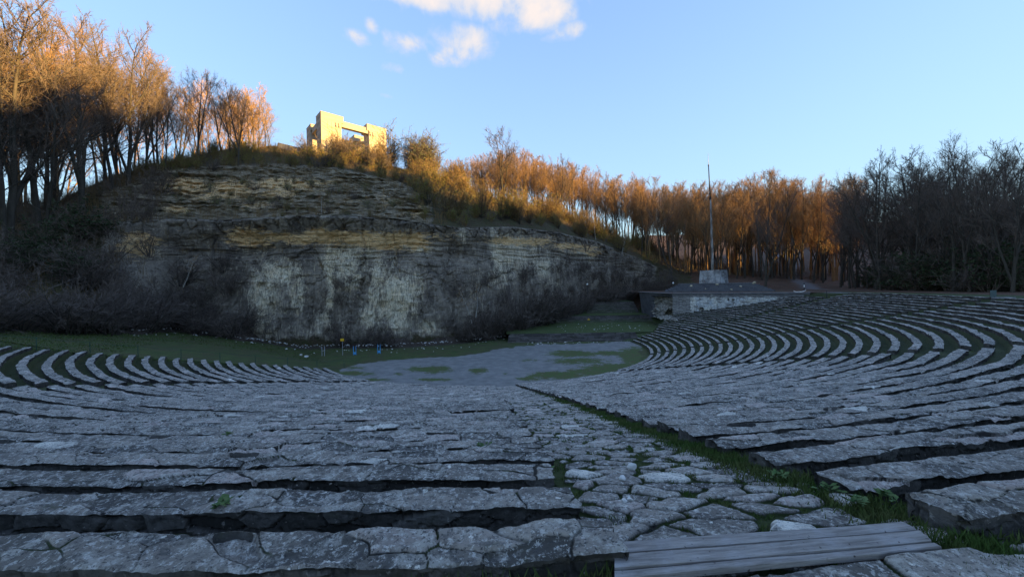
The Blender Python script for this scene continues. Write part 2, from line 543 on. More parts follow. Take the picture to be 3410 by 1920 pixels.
def ground_z(x, y):
    """open ground everywhere (without hill)"""
    x = np.asarray(x, float); y = np.asarray(y, float)
    x, y = np.broadcast_arrays(x, y)
    r = np.hypot(x - CX, y - CY); th = np.arctan2(y - CY, x - CX)
    z = np.full(x.shape, RIM)
    n = nof(r)
    seat = (th > TH_L) & (th < th_end(n)) & (r < 52.4)
    z = np.where(seat, np.clip(zbench(n) - .9, STAGE - .4, RIM), z)
    left = ((th < TH_L) | (th > 2.0)) & (x < CX)
    z = np.where(left, z_left(x, y), z)
    terr = (th >= th_end(n)) & (th <= 2.0) | ((x > CX - 3) & (y > CY) & (x < 26) & ~seat)
    zt = np.interp(y, TERR_Y, TERR_Z)
    # podium / rim blend on the right
    inside = np.minimum((x - 28.9) * .397 + (y - 67.2) * .918, x - 28.6)
    w = sstep(1.5, 4.0, inside)
    front = np.clip(zbench(n) - .75, STAGE, RIM)
    zt = np.where((inside < 1.5) & (x > 28.6), np.where(y > 67.2, np.minimum(zt, -6.5), front), zt)
    zt = zt * (1 - w) + (RIM - .3) * w
    zt = np.where((x > 47.5) | (r > 51.8) & (inside < 0) & (x > 40), RIM, zt)
    z = np.where(terr, zt, z)
    z = np.where((r < 21.4), STAGE, z)
    return z


def gz(x, y):
    """visible ground height at a point incl. the hill, scalar"""
    x = float(x); y = float(y)
    if y > 20:
        c = ccol(x, y)
        yb = float(hill_base(x, y))
        if y > yb + .3 and c < 2100: return float(z_hill(np.array([x]), np.array([y]))[0])
    if y > 88 and ccol(x, y) >= 2100: return RIM
    q = POD
    if x > 28.3 and y > 60 and x < 60 and ((x - 28.9) * .397 + (y - 67.2) * .918) > 0: return RIM
    return float(ground_z(x, y))


def full_ground(x, y):
    z = ground_z(x, y)
    c = ccol(x, y)
    hb = hill_base(x, y)
    zh0 = z_hill(x, y)
    zh = np.minimum(z_hill(x, np.maximum(y - 5, 20)), zh0) - 2.0
    w = sstep(1640, 1760, c)
    zh = zh * (1 - w) + zh0 * w
    w2 = sstep(2080, 2300, c); zh = zh * (1 - w2) + RIM * w2
    inh = (y > hb) & (y > 20)
    z = np.where(inh, np.where(c < 1640, np.maximum(zh, -14), zh), z)
    # unseen ridge added off to the right, shaped for the shadow it casts
    ratio = y / np.maximum(x, 1.0)
    z = z + 34 * sstep(160, 300, np.hypot(x, y)) * sstep(1480, 1640, c) * (y > 0)
    w_ = y + .231 * (x - 150)
    Hh = 14 * (1 - sstep(75, 95, w_)) + 7 * (1 - sstep(60, 70, w_)) + 27 * (1 - sstep(31, 39, w_)) + 9 * (1 - sstep(22, 33, w_))
    Hh = Hh * (1 + .22 * fbm(w_ / 7.0, w_ * 0 + 2.5, oct=3, seed=88))
    z = z + Hh * sstep(98, 150, x) * (1 - sstep(.60, .70, ratio)) * sstep(-3.5, -1.5, ratio) * (1 - sstep(500, 900, np.abs(x)))
    return z


# ---------------------------------------------------------------- big ground sheet
def build_ground():
    u = np.linspace(-1, 1, 331)
    ax = np.sinh(u * 4.6) / np.sinh(4.6) * 2600
    xs = ax + 5
    ys = ax + 60
    X, Y = np.meshgrid(xs, ys, indexing='ij')
    Z = full_ground(X, Y)
    Z = Z + .05 * fbm(X * .4, Y * .4, oct=3, seed=3) - .03
    V = np.stack([X, Y, Z], -1).reshape(-1, 3)
    t = NT('open_ground')
    lit = t.attr('litter'); path = t.attr('path')
    g = t.mix(t.rng(t.noise(.5, 5, .65), .38, .62), (0.03, 0.052, 0.013), (0.055, 0.07, 0.02))
    g = t.mix(t.rng(t.noise(5, 5, .7), .5, .66), g, (0.06, 0.055, 0.03))
    l = t.mix(t.rng(t.noise(.8, 5, .7), .38, .62), (0.085, 0.045, 0.028), (0.12, 0.065, 0.04))
    l = t.mix(t.rng(t.noise(9, 4, .7), .5, .66), l, (0.045, 0.03, 0.02))
    c = t.mix(t.math('ADD', lit, t.math('MULTIPLY', t.math('SUBTRACT', t.noise(.7, 4), .5), .8), True), g, l)
    c = t.mix(t.math('ADD', path, t.math('MULTIPLY', t.math('SUBTRACT', t.noise(2, 4), .5), .6), True), c, (0.17, 0.16, 0.16))
    mt = t.done(c, t.noise(12, 5, .7), .6, .08)
    r = np.hypot(X - CX, Y - CY)
    lit = np.where((r > 60) | (ccol(X, Y) < 2100) & (Y > 86), 1.0, 0.0)
    lit = np.maximum(lit, sstep(57, 60, r))
    lit = np.where((X < 28) & (Y > 57) & (Y < 90) & (X > -5), 0.0, lit)
    lit = np.where((X < -20), np.clip(sstep(0, 5, Y - hill_base(X, Y) + 3), 0, 1), lit)
    lit = np.where(Y < 5, 0.2, lit)
    # gravel path from the rim into the wood
    px = np.interp(Y, [50, 58, 66, 76, 90, 120, 160], [47, 49.5, 54.5, 62, 72, 90, 120])
    pth = 1 - sstep(1.3, 2.6, np.abs(X - px)); pth = np.where((Y < 52) | (Y > 170), 0, pth)
    mesh_np('ground', V, grid_faces(len(xs), len(ys)), mt, attrs={'litter': lit.ravel(), 'path': pth.ravel()}, smooth=True)['kind'] = 'structure'


build_ground()


# ---------------------------------------------------------------- stepped earth between the benches
def build_bowl():
    th = np.concatenate([np.arange(TH_L - .03, -1.75, .006), np.arange(-1.75, -1.2, .0022), np.arange(-1.2, .46, .006)])
    rs = [21.30, 21.44]; ks = [0, 0]
    for n in range(1, NROW + 1):
        r = rrow(n); d = (rrow(n + 1) - r) if n < NROW else .7
        rs += [r + f * d for f in (.02, .3, .49, .62, .75, .88, .97)]; ks += [n] * 7
    rs += [rrow(NROW) + .7 + a for a in (.02, .25, .5, .75, 1.0, 1.3, 1.6)]; ks += [NROW + 1] * 7
    rs = np.array(rs)
    R, T = np.meshgrid(rs, th, indexing='ij')
    X, Y = pol(R, T)
    k = np.broadcast_to(np.array(ks, float)[:, None], R.shape)
    Z = np.where(k < 1, STAGE, np.where(k > NROW, RIM, zrow(k) - .235))
    frac = np.where((k >= 1) & (k <= NROW), (R - rrow(k)) / P_, 0)
    Z = Z + np.where(k >= 1, .05 * fbm(X * 1.3, Y * 1.3, oct=4, seed=9), 0) - .02 * sstep(.5, .7, frac) + .0
    Z = Z - .035 * sstep(.62, .98, frac) * (k >= 1)
    n_ = nof(R)
    ais = (T > -1.4945) & (T < th_aisle_r(n_) + .003) & (R > 21.5)
    Z = np.where(ais, zbench(np.minimum(n_, 34.2)) - .32, Z)
    Z = np.where((R > rrow(NROW) + .5) & (T < -1.496), -2.06, Z); Z = np.where((R > rrow(NROW) + .5) & (T > -1.425), np.minimum(Z, RIM - .06), Z)
    keep = T < th_end(n_) + .015
    f = grid_faces(len(rs), len(th), keep[:-1, :-1])
    V = np.stack([X, Y, Z], -1).reshape(-1, 3)
    mesh_np('terraced_ground', V, f, M['turf'], smooth=True)['kind'] = 'structure'


build_bowl()


# ---------------------------------------------------------------- stage floor and lawn strip
def build_stage():
    xs = np.arange(-46, 29.5, .22); ys = np.arange(29, 60, .22)
    X, Y = np.meshgrid(xs, ys, indexing='ij')
    r = np.hypot(X - CX, Y - CY); th = np.arctan2(Y - CY, X - CX)
    Z = np.where(((th < TH_L) | (th > 2)) & (X < CX), z_left(X, Y), STAGE)
    Z = Z + .03 * fbm(X * .6, Y * .6, oct=4, seed=5) + .02
    keep = (r < 21.6) | (((th < TH_L + .004) | (th > 2)) & (X < CX)) | ((th > .13) & (th < 2) & (X < 26) & (r < 24))
    d = np.sqrt(X * X + Y * Y)
    PX = 1288 + 937 * X / Y; PY = horizon(PX) + 937 * (-Z) / Y
    wob = 12 * fbm(X * .5, Y * .5, oct=4, seed=21) + 7 * fbm(X * 2, Y * 2, oct=3, seed=22)
    up = np.interp(PX + 0, [850, 900, 960, 1050, 1150, 1215, 1260, 1310, 1400, 1500, 1580, 1610], [930, 915, 908, 901, 895, 886, 877, 869, 864, 862, 858, 858])
    asp = sstep(-3, 3, PY - up + wob * .35) * sstep(0, 20, 1618 + wob - PX) * sstep(-8, 12, PX - 850 + wob)
    moss = np.zeros_like(X)
    for (a, b, sx, sy, s) in [(1082, 929, 62, 9, 1), (1200, 932, 26, 8, 1), (1085, 954, 60, 5, .8), (1000, 941, 14, 4, .8), (1440, 889, 62, 9, 1.1), (1530, 888, 60, 6, 1), (1450, 908, 85, 10, .9),
                              (1330, 906, 40, 6, .6), (1400, 944, 75, 10, 1.1), (1530, 926, 70, 13, 1.2), (1590, 895, 38, 22, 1.25), (880, 940, 60, 7, 1), (930, 956, 50, 5, .9),
                              (1330, 953, 30, 7, .8), (1480, 935, 60, 9, 1.0), (1270, 940, 8, 3, .7), (890, 925, 30, 6, .7), (1575, 925, 40, 14, 1)]:
        q = ((PX + wob - a) / sx) ** 2 + ((PY + wob * .25 - b) / sy) ** 2
        moss = np.maximum(moss, s * np.exp(-q * .8))
    t = NT('stage_surface')
    asp_a = t.attr('asphalt'); ms = t.attr('moss')
    a = t.mix(t.rng(t.noise(1.1, 5, .6), .35, .65), (0.16, 0.155, 0.145), (0.235, 0.225, 0.21))
    a = t.mix(t.rng(t.noise(12, 4, .7), .58, .66, 0, .6), a, (0.08, 0.075, 0.07))
    a = t.mix(t.rng(t.noise(1.6, 4, .7, (1, 5, 1), off=4), .62, .68, 0, .5), a, (0.27, 0.26, 0.25))
    g = t.mix(t.rng(t.noise(.8, 5, .65), .38, .62), (0.04, 0.072, 0.017), (0.075, 0.098, 0.026))
    g = t.mix(t.rng(t.noise(.45, 6, .75, off=3), .42, .62, 0, .75), g, (0.075, 0.062, 0.032))
    g = t.mix(t.rng(t.noise(5, 6, .8, off=13), .48, .60, 0, .8), g, (0.05, 0.045, 0.025))
    g = t.mix(t.rng(t.noise(20, 4, .7, off=8), .64, .70), g, (0.14, 0.12, 0.08))
    lit = t.attr('litter')
    l = t.mix(t.rng(t.noise(3, 5, .7), .4, .6), (0.07, 0.05, 0.038), (0.045, 0.036, 0.028))
    l = t.mix(t.rng(t.noise(11, 3, .6, off=5), .66, .70), l, (0.40, 0.37, 0.32))
    g = t.mix(t.math('ADD', lit, t.math('MULTIPLY', t.math('SUBTRACT', t.noise(1.3, 4), .5), .8), True), g, l)
    nn = t.math('ADD', t.math('MULTIPLY', t.math('SUBTRACT', t.noise(1.2, 8, .8, off=7), .5), 1.9), t.math('MULTIPLY', t.math('SUBTRACT', t.noise(7, 5, .75, off=17), .5), 1.1))
    mm = t.rng(t.math('ADD', ms, nn), .42, .66, 0, .95)
    mc = t.mix(t.rng(t.noise(3, 4, .6), .4, .6), (0.06, 0.10, 0.02), (0.085, 0.08, 0.03))
    a = t.mix(mm, a, mc)
    c = t.mix(t.rng(t.math('ADD', asp_a, t.math('MULTIPLY', nn, .6)), .4, .6), g, a)
    mt = t.done(c, t.noise(9, 6, .75), .5, .05)
    hb = hill_base(X, Y)
    lit = sstep(-3.4, -1.4, Y - hb + 1.0 * fbm(X * .5, Y * .5, oct=3, seed=2))
    lit = np.where(PX > 1290, 0, lit)
    f = grid_faces(len(xs), len(ys), (keep & (Y < hb + 1.5))[:-1, :-1])
    mesh_np('stage_floor', np.stack([X, Y, Z], -1).reshape(-1, 3), f, mt,
            attrs={'asphalt': asp.ravel(), 'moss': moss.ravel(), 'litter': lit.ravel()}, smooth=True)['kind'] = 'structure'


build_stage()


# ---------------------------------------------------------------- hillside with the quarry face
def build_hill():
    cs = np.concatenate([np.arange(-500, 0, 14), np.arange(0, 1660, 3.4), np.arange(1660, 1770, 8)])
    prof = hcol(cs)
    # subdivisions per profile segment
    seg = [3, 26, 62, 20, 3, 9, 46, 34, 8, 6, 5]
    K = []
    for s, nn in enumerate(seg):
        for k in range(nn): K.append(s + k / nn)
    K.append(len(seg))
    K = np.array(K)
    F = np.arange(prof.shape[1])
    Yd = np.stack([np.interp(K, F, prof[i, :, 0]) for i in range(len(cs))])
    Zd = np.stack([np.interp(K, F, prof[i, :, 1]) for i in range(len(cs))])
    Xd = ((cs - 1288) / 937.0)[:, None] * Yd
    KK = np.broadcast_to(K[None, :], Yd.shape); CC = np.broadcast_to(cs[:, None], Yd.shape)
    cliffiness = sstep(225, 300, CC) * (1 - sstep(1600, 1700, CC))
    face = sstep(.9, 1.4, KK) * (1 - sstep(5.0, 5.4, KK)) * cliffiness
    slope = sstep(5.6, 6.2, KK) * (1 - sstep(7.0, 7.25, KK))
    # strata
    wz = Zd + .5 * fbm(Xd * .12, Zd * .0, oct=2, seed=41)
    strata = vnoise(wz * 2.6, Xd * .22, seed=42) * .5 + vnoise(wz * 6.0, Xd * .5, seed=43) * .3
    blocks, b2, bh = voronoi(Xd * .55 + .45 * fbm(Xd * .5, Zd * .5, oct=3, seed=1), Zd * .9 + .5 * fbm(Xd * .4, Zd * .5 + 8, oct=3, seed=2), seed=44, p=3.5)
    crack = 1 - sstep(.02, .10, b2 - blocks)
    tall, t2, thh = voronoi(Xd * .22 + .35 * fbm(Xd * .3, Zd * .3, oct=4, seed=3), Zd * .055 + 3 + .3 * fbm(Xd * .3, Zd * .2 + 4, oct=3, seed=4), seed=45, p=3)
    vcrack = 1 - sstep(.015, .06, t2 - tall)
    capb0 = sstep(3.3, 3.5, KK) * 0
    band = np.exp(-((KK - 3.0) / .10) ** 2)      # soft recessed band under the cap rock
    upper = np.exp(-((KK - 2.72) / .22) ** 2)
    d = .35 * fbm(Xd * .14, Zd * .14, oct=3, seed=46) * 2.2 + (bh - .5) * .28 + (thh - .5) * .8 - crack * .10 - vcrack * .16
    d = d + strata * (.06 + .62 * upper + .25 * capb0) - 1.0 * upper * (.7 + .8 * vnoise(Xd * .35, Zd * 0, seed=47)) + .22 * fbm(Xd * 1.1, Zd * 1.6, oct=4, seed=48)
    capb = sstep(3.15, 3.3, KK) * (1 - sstep(4.9, 5.1, KK))
    cb1, cb2, cbh = voronoi(Xd * .55, KK * .5, seed=50)
    d = d + capb * ((cbh - .5) * .8 - (1 - sstep(.02, .12, cb2 - cb1)) * .4)
    Yd = Yd - face * d
    rock_s = slope * sstep(230, 300, CC) * (1 - sstep(1060, 1120, CC))
    st2 = vnoise(wz * 2.4, Xd * .07 + 9, seed=51) * .55 + vnoise(wz * 7, Xd * .5, seed=52) * .25 + .5 * fbm(Xd * .6, Zd * .9, oct=4, seed=53)
    Yd = Yd - rock_s * (st2 * 1.35 + .25 * vnoise(Xd * 1.3, Zd * 2.6, seed=57))
    Zd = Zd + (slope + sstep(7, 7.3, KK)) * (1 - rock_s) * .5 * fbm(Xd * .3, Yd * .3, oct=4, seed=54)
    Zd = Zd + rock_s * .35 * fbm(Xd * .8, Yd * .8, oct=3, seed=55)
    Yd = Yd - (1 - cliffiness) * sstep(1.2, 2, KK) * (1 - sstep(5, 6, KK)) * .8 * fbm(Xd * .35, Zd * .35, oct=4, seed=56)
    fade = sstep(1690, 1765, CC); Zd = Zd - fade * .5
    Xo = Xd
    # colour fields -------------------------------------------------
    PX = CC; HZ = horizon(PX); PY = HZ - 937 * Zd / Yd
    wx = 26 * fbm(Xd * .35, Zd * .12, oct=4, seed=60) + 9 * fbm(Xd * 1.6, Zd * .5, oct=3, seed=61)
    wy = 26 * fbm(Xd * .3 + 7, Zd * .3, oct=4, seed=62)
    pale = np.zeros_like(Xd)
    for (a, b, sx, sy, s) in [(665, 745, 36, 42, 1.1), (705, 690, 42, 26, 1.0), (745, 745, 10, 70, .6), (660, 800, 26, 36, .9), (735, 850, 70, 22, .55), (690, 850, 16, 22, .7), (817, 700, 9, 120, 1.1),
                              (850, 650, 40, 28, .9), (875, 690, 36, 40, .8), (945, 730, 18, 90, .85), (985, 700, 14, 60, .5), (955, 775, 30, 24, 1.0), (1000, 745, 45, 55, 1.2), (1005, 800, 22, 40, 1.1),
                              (1040, 720, 30, 45, .7), (925, 800, 14, 24, 1.1), (1030, 620, 60, 9, .75), (1080, 835, 22, 18, 1.1), (1060, 850, 22, 12, .8), (800, 830, 26, 40, .6), (860, 840, 16, 30, .5),
                              (1245, 640, 16, 60, 1.0), (1290, 640, 32, 50, .8), (1340, 650, 26, 40, .6), (1370, 665, 18, 28, .9), (1262, 690, 12, 30, .7), (1160, 595, 12, 20, .6), (1460, 640, 40, 20, .5),
                              (355, 630, 26, 14, .6), (640, 640, 30, 20, .3), (905, 640, 60, 24, .6), (1200, 720, 30, 70, .25), (1390, 690, 40, 60, .3)]:
        q = ((PX + wx * .8 - a) / sx) ** 2 + ((PY + wy * .8 - b) / sy) ** 2
        pale = np.maximum(pale, s * np.exp(-q * .7))
    yellow = np.zeros_like(Xd)
    for (a, b, sx, sy, s) in [(850, 595, 230, 15, 1.1), (950, 605, 120, 22, 1.15), (630, 600, 60, 22, 1.1), (1040, 605, 40, 22, 1), (345, 598, 40, 16, 1.25), (325, 628, 40, 18, .9), (1280, 608, 60, 12, 1), (1350, 606, 40, 14, .9),
                              (1440, 622, 60, 8, .95), (1480, 636, 40, 8, .9), (480, 465, 70, 18, 1.05), (600, 470, 70, 20, 1.0), (720, 470, 90, 16, 1.05), (700, 492, 60, 12, .9), (560, 492, 70, 12, .8),
                              (450, 528, 30, 12, .9), (640, 520, 70, 12, .6), (900, 505, 60, 16, .4), (990, 505, 60, 16, .5), (1050, 540, 40, 14, .6), (1070, 515, 20, 20, .6), (800, 460, 60, 10, .7), (850, 530, 120, 8, .35), (1250, 555, 40, 8, .8)]:
        q = ((PX + wx - a) / sx) ** 2 + ((PY + wy * .5 - b) / sy) ** 2
        yellow = np.maximum(yellow, s * np.exp(-q * .7))
    rockm = np.maximum(face, rock_s)
    veg = 1 - rockm
    t = NT('quarry_rock')
    pl, ye, vg, ck = t.attr('pale'), t.attr('ochre'), t.attr('veg'), t.attr('fissure')
    cs_ = t.attr('sheet')
    dk = t.mix(t.rng(t.noise(.35, 6, .7, (1, 1, .6)), .38, .62), (0.115, 0.094, 0.078), (0.32, 0.265, 0.205))
    dk = t.mix(t.rng(t.noise(1.3, 6, .75, (1.6, 1.6, .5), off=3), .54, .62, 0, .7), dk, (0.36, 0.31, 0.25))
    dk = t.mix(t.rng(t.noise(1.1, 5, .7, (3, 3, .35), off=13), .55, .68, 0, .65), dk, (0.045, 0.038, 0.034))
    brd = t.math('MULTIPLY', t.math('SUBTRACT', t.noise(1.0, 7, .75, (1.6, 1.6, .55), off=5), .46), 2.6)
    pc = t.mix(t.rng(t.noise(.8, 5, .7, off=8), .35, .65), (0.86, 0.68, 0.44), (0.92, 0.82, 0.62))
    pc = t.mix(t.rng(t.noise(1.8, 5, .8, (3.2, 3.2, .4), off=18), .46, .60, 0, .85), pc, (0.22, 0.18, 0.14))
    pc = t.mix(t.rng(t.noise(.7, 4, .7, off=28), .62, .70, 0, .6), pc, (0.42, 0.24, 0.12))
    br2 = t.math('MULTIPLY', t.math('SUBTRACT', t.noise(1.4, 6, .8, (2.6, 2.6, .22), off=51), .5), 2.4)
    c = t.mix(t.rng(t.math('ADD', t.math('ADD', pl, t.math('MULTIPLY', brd, .7)), br2), .30, .85, 0, .95), dk, pc)
    yr = t.math('MULTIPLY', t.math('SUBTRACT', t.noise(1.2, 6, .75, (.7, .7, 3.5), off=6), .5), 2.6)
    yc = t.mix(t.rng(t.noise(1.5, 5, .7, (1, 1, 3), off=2), .35, .65), (0.78, 0.47, 0.20), (0.88, 0.62, 0.34))
    yc = t.mix(t.rng(t.noise(2.5, 5, .8, (.5, .5, 4), off=12), .55, .62), yc, (0.08, 0.065, 0.045))
    c = t.mix(t.rng(t.math('ADD', ye, yr), .45, .72), c, yc)
    c = t.mix(t.math('MULTIPLY', ck, .8), c, (0.02, 0.018, 0.018))
    sl = t.mix(t.rng(t.noise(.9, 6, .75, (.7, .7, 2.5), off=23), .40, .58), (0.085, 0.062, 0.036), (0.34, 0.27, 0.18))
    sl = t.mix(t.rng(t.math('ADD', ye, yr), .45, .75), sl, yc)
    sl = t.mix(t.rng(t.noise(2.4, 5, .8, (.6, .6, 3), off=33), .56, .64), sl, (0.03, 0.026, 0.02))
    sl = t.mix(t.rng(t.noise(.5, 5, .7, off=37), .56, .66, 0, .8), sl, (0.06, 0.06, 0.022))
    c = t.mix(cs_, c, sl)
    g = t.mix(t.rng(t.noise(.5, 5, .7), .35, .65), (0.075, 0.05, 0.032), (0.06, 0.062, 0.022))
    g = t.mix(t.rng(t.noise(2.5, 5, .75, off=3), .5, .64), g, (0.11, 0.08, 0.045))
    g = t.mix(t.rng(t.noise(8, 4, .75, off=8), .6, .68), g, (0.03, 0.024, 0.016))
    c = t.mix(t.rng(t.math('ADD', vg, t.math('MULTIPLY', t.math('SUBTRACT', t.noise(.8, 5, .7, off=44), .5), 1.1)), .4, .6), c, g)
    mt = t.done(c, t.math('ADD', t.noise(2.2, 8, .75, (1, 1, 2)), t.math('MULTIPLY', t.noise(9, 5, .7), .4)), 1.0, .35)
    V = np.stack([Xo, Yd, Zd], -1).reshape(-1, 3)
    sheet = rock_s * sstep(5.3, 5.8, KK)
    fis = np.clip(crack * .15 * face + vcrack * .3 * face + np.clip(-strata - .35, 0, 1) * upper * 2, 0, 1)
    mesh_np('quarry_hillside', V, grid_faces(len(cs), len(K)), mt, smooth=False,
            attrs={'pale': (pale * face).ravel(), 'ochre': (yellow * rockm).ravel(), 'veg': veg.ravel(), 'fissure': fis.ravel(), 'sheet': sheet.ravel()})['kind'] = 'structure'
    # talus at the foot of the face
    cs2 = np.arange(250, 1300, 7.0); kk = np.linspace(0, 1, 22)
    CC2, K2 = np.meshgrid(cs2, kk, indexing='ij')
    yb = np.interp(CC2, HC, [HP[q][0][0] for q in HC])
    amp = np.interp(CC2, [250, 330, 430, 620, 660, 900, 1040, 1120, 1290], [1.0, 2.6, 3.4, 2.2, 1.0, .9, 1.3, 1.6, .5]) * (1 + .4 * vnoise(CC2 * .02, K2 * 0, seed=5))
    run = amp * 1.9
    Y2 = yb + 1.0 - run * (1 - K2)
    X2 = (CC2 - 1288) / 937 * Y2
    Z2 = np.where(X2 < -18, z_left(X2, Y2), STAGE) - .15 + amp * sstep(0, 1, K2) + .18 * fbm(X2 * .9, Y2 * .9, oct=4, seed=77)
    mesh_np('talus_slope', np.stack([X2, Y2, Z2], -1).reshape(-1, 3), grid_faces(len(cs2), len(kk)), mat_talus(), smooth=False)['kind'] = 'structure'


def mat_talus():
    t = NT('talus')
    c = t.mix(t.rng(t.noise(1.2, 5, .7), .38, .62), (0.06, 0.042, 0.032), (0.09, 0.068, 0.052))
    c = t.mix(t.rng(t.noise(6, 5, .7, off=3), .5, .64), c, (0.035, 0.028, 0.022))
    c = t.mix(t.rng(t.noise(9, 3, .6, off=8), .67, .71), c, (0.42, 0.39, 0.33))
    return t.done(c, t.noise(8, 6, .75), 1.0, .15)


build_hill()


# ---------------------------------------------------------------- stone benches
def arc_steps(r, t0, t1, k=.0036, lo=.013, hi=.16):
    out = [t0]; t = t0
    while t < t1:
        x, y = pol(r, t)
        d = math.hypot(x, y)
        t += max(lo, min(hi, k * d)) / r
        out.append(min(t, t1))
    return np.array(out)


ORD = ['', 'first', 'second', 'third', 'fourth', 'fifth', 'sixth', 'seventh', 'eighth', 'ninth', 'tenth', 'eleventh', 'twelfth', 'thirteenth', 'fourteenth', 'fifteenth', 'sixteenth', 'seventeenth', 'eighteenth', 'nineteenth',
       'twentieth', 'twenty-first', 'twenty-second', 'twenty-third', 'twenty-fourth', 'twenty-fifth', 'twenty-sixth', 'twenty-seventh', 'twenty-eighth', 'twenty-ninth', 'thirtieth', 'thirty-first', 'thirty-second', 'thirty-third', 'topmost']


def make_bench(n, t0, t1, sec, where, group):
    r = float(rrow(n)); zb = float(zrow(n))
    th = arc_steps(r, t0, t1)
    tm = np.clip(-PI / 2 + .03, t0, t1)
    xx, yy = pol(r, th); dmin = np.hypot(xx, yy).min()
    if len(th) < 4: return
    step = max(.013, min(.11, .0036 * dmin))
    D = .37; IN = .08
    nw = int(max(4, round(D / (step * (.7 if dmin < 12 else 1)))))
    nf = int(max(2, round(.20 / step))); nf = min(nf, 16)
    w = np.linspace(0, 1, nw + 1)
    S = (th - (-1.5)) * r                      # metres along the row
    so = n * 31.7 + sec * 7.1
    Sg, Wg = np.meshgrid(S, w, indexing='ij')
    fine = sstep(22, 8, np.full(1, dmin))[0]
    # irregular slabs
    cl = 1.75 + .3 * math.sin(n * 2.3)
    sx = Sg * cl + so + .34 * fbm(Sg * 1.6, Wg * 1.0, oct=2, seed=n); wy = Wg * D / .30 + .35 + .34 * fbm(Sg * 1.3, Wg * 1.0 + 5, oct=2, seed=n + 1)
    f1, f2, hid = voronoi(sx, wy, seed=n * 7 + sec, jit=.95, p=3.2)
    jw = .006 + .05 * np.maximum(0, vnoise(Sg * 1.1, Wg * 1.5, seed=4) - .1)
    crack = (1 - sstep(0, jw + .035, f2 - f1)) * (.45 + .55 * sstep(-.3, .3, vnoise(Sg * 2.3, Wg * 2, seed=n + 60)))
    inn = sstep(.0, .14, f2 - f1)
    zt = (hid - .5) * .05 * inn - crack * .012 + .024 * fbm(Sg * 3, Wg * 2, oct=4, seed=n + 2) + .006 * fbm(Sg * 9, Wg * 4, oct=3, seed=2) + .02 * fbm(Sg * .7, Wg * 0, oct=2, seed=n)
    worn = sstep(.86, .9, hid) * (vnoise(Sg * .5, Wg * 0 + 3, seed=n + 9) > .15)
    zt = zt + .035 * vnoise(Sg * .22 + n * 5.1, Wg * 0, seed=91) + .02 * vnoise(Sg * .9 + n * 2.2, Wg * 0, seed=92)
    zt = zt - worn * .05 * (1 + .6 * fbm(Sg * 8, Wg * 4, oct=3, seed=8))
    if fine > 0: zt = zt + fine * .007 * fbm(Sg * 24, Wg * 11, oct=3, seed=6)
    # broken missing slabs
    gap = sstep(.70, .705, hid) * (1 - sstep(.735, .74, hid)) * (Wg > .02)
    zt = zt - gap * inn * (.07 + .03 * fbm(Sg * 7, Wg * 4, oct=3, seed=12))
    edge_b = .035 * (hid[:, -1] - .5) + .022 * fbm(S * 2.7, S * 0, oct=3, seed=n) + .008 * fbm(S * 18, S * 0, oct=2, seed=n + 3)
    edge_f = .035 * (hid[:, 0] - .5) + .022 * fbm(S * 2.7 + 50, S * 0, oct=3, seed=n) + .008 * fbm(S * 18 + 9, S * 0, oct=2, seed=n + 3)
    loc = -.09 * float(sstep(24, 32, n)) * sstep(0, .07, -1.49 - th)
    loc = loc + .05 * vnoise(S * .25 + n * 7.3, S * 0, seed=93) + .02 * vnoise(S * 1.1 + n, S * 0, seed=94)
    Rg = r + loc[:, None] + IN + Wg * D + edge_b[:, None] * Wg ** 2 + edge_f[:, None] * (1 - Wg) ** 2
    # rounded lips
    lip = .012 * (sstep(.06, 0, Wg) + sstep(.94, 1, Wg))
    Zg = zb + zt - lip
    endj = .05 * fbm(Wg * 4, Wg * 0 + n, oct=2, seed=n)
    Tg = np.broadcast_to(th[:, None], Sg.shape) + 0
    Tg = Tg + np.where(np.arange(len(th))[:, None] == 0, endj / r, 0) + np.where(np.arange(len(th))[:, None] == len(th) - 1, endj / r, 0)
    X, Y = pol(Rg, Tg)
    root = empty('stone_bench', (0, 0, 0))
    tag(root, 'curved stone bench, %s row above the stage, %s' % (ORD[n], where), 'stone bench', group)
    mesh_np('seat_slabs', np.stack([X, Y, Zg], -1).reshape(-1, 3), grid_faces(len(th), nw + 1), M['stone'], root,
            {'tint': hid.ravel(), 'crack': crack.ravel()})
    # base: back face, front face, both ends (coursed rubble)
    kb = np.linspace(0, 1, nf + 1)
    hb, hf = .34, .54
    def facegrid(edgeR, topz, h, sgn, seed):
        Sg2, Kg = np.meshgrid(S, kb, indexing='ij')
        zz = topz[:, None] - .001 - Kg * h
        a1, a2, hh = voronoi(Sg2 * 2.6 + so, zz * 7 + .3 * vnoise(Sg2 * 2, zz * 3, seed=seed), seed=seed, jit=.7)
        dr = (hh - .5) * .05 - (1 - sstep(0, .12, a2 - a1)) * .03 + .012 * fbm(Sg2 * 12, zz * 16, oct=3, seed=seed) - .012
        dr = dr * sstep(0, .12, Kg) - .012 * sstep(0, .15, Kg)
        rr = edgeR[:, None] + sgn * dr
        x_, y_ = pol(rr, np.broadcast_to(th[:, None], rr.shape))
        return np.stack([x_, y_, zz], -1), hh
    B, hB = facegrid(Rg[:, -1], Zg[:, -1], hb, 1, n * 3 + 1)
    Fr, hF = facegrid(Rg[:, 0], Zg[:, 0], hf, -1, n * 3 + 2)
    Vs = [B.reshape(-1, 3), Fr.reshape(-1, 3)]; Fs = []
    g = grid_faces(len(th), nf + 1)
    Fs += [g, g[:, ::-1] + len(th) * (nf + 1)]
    off = 2 * len(th) * (nf + 1)
    tt = [hB.ravel(), hF.ravel()]
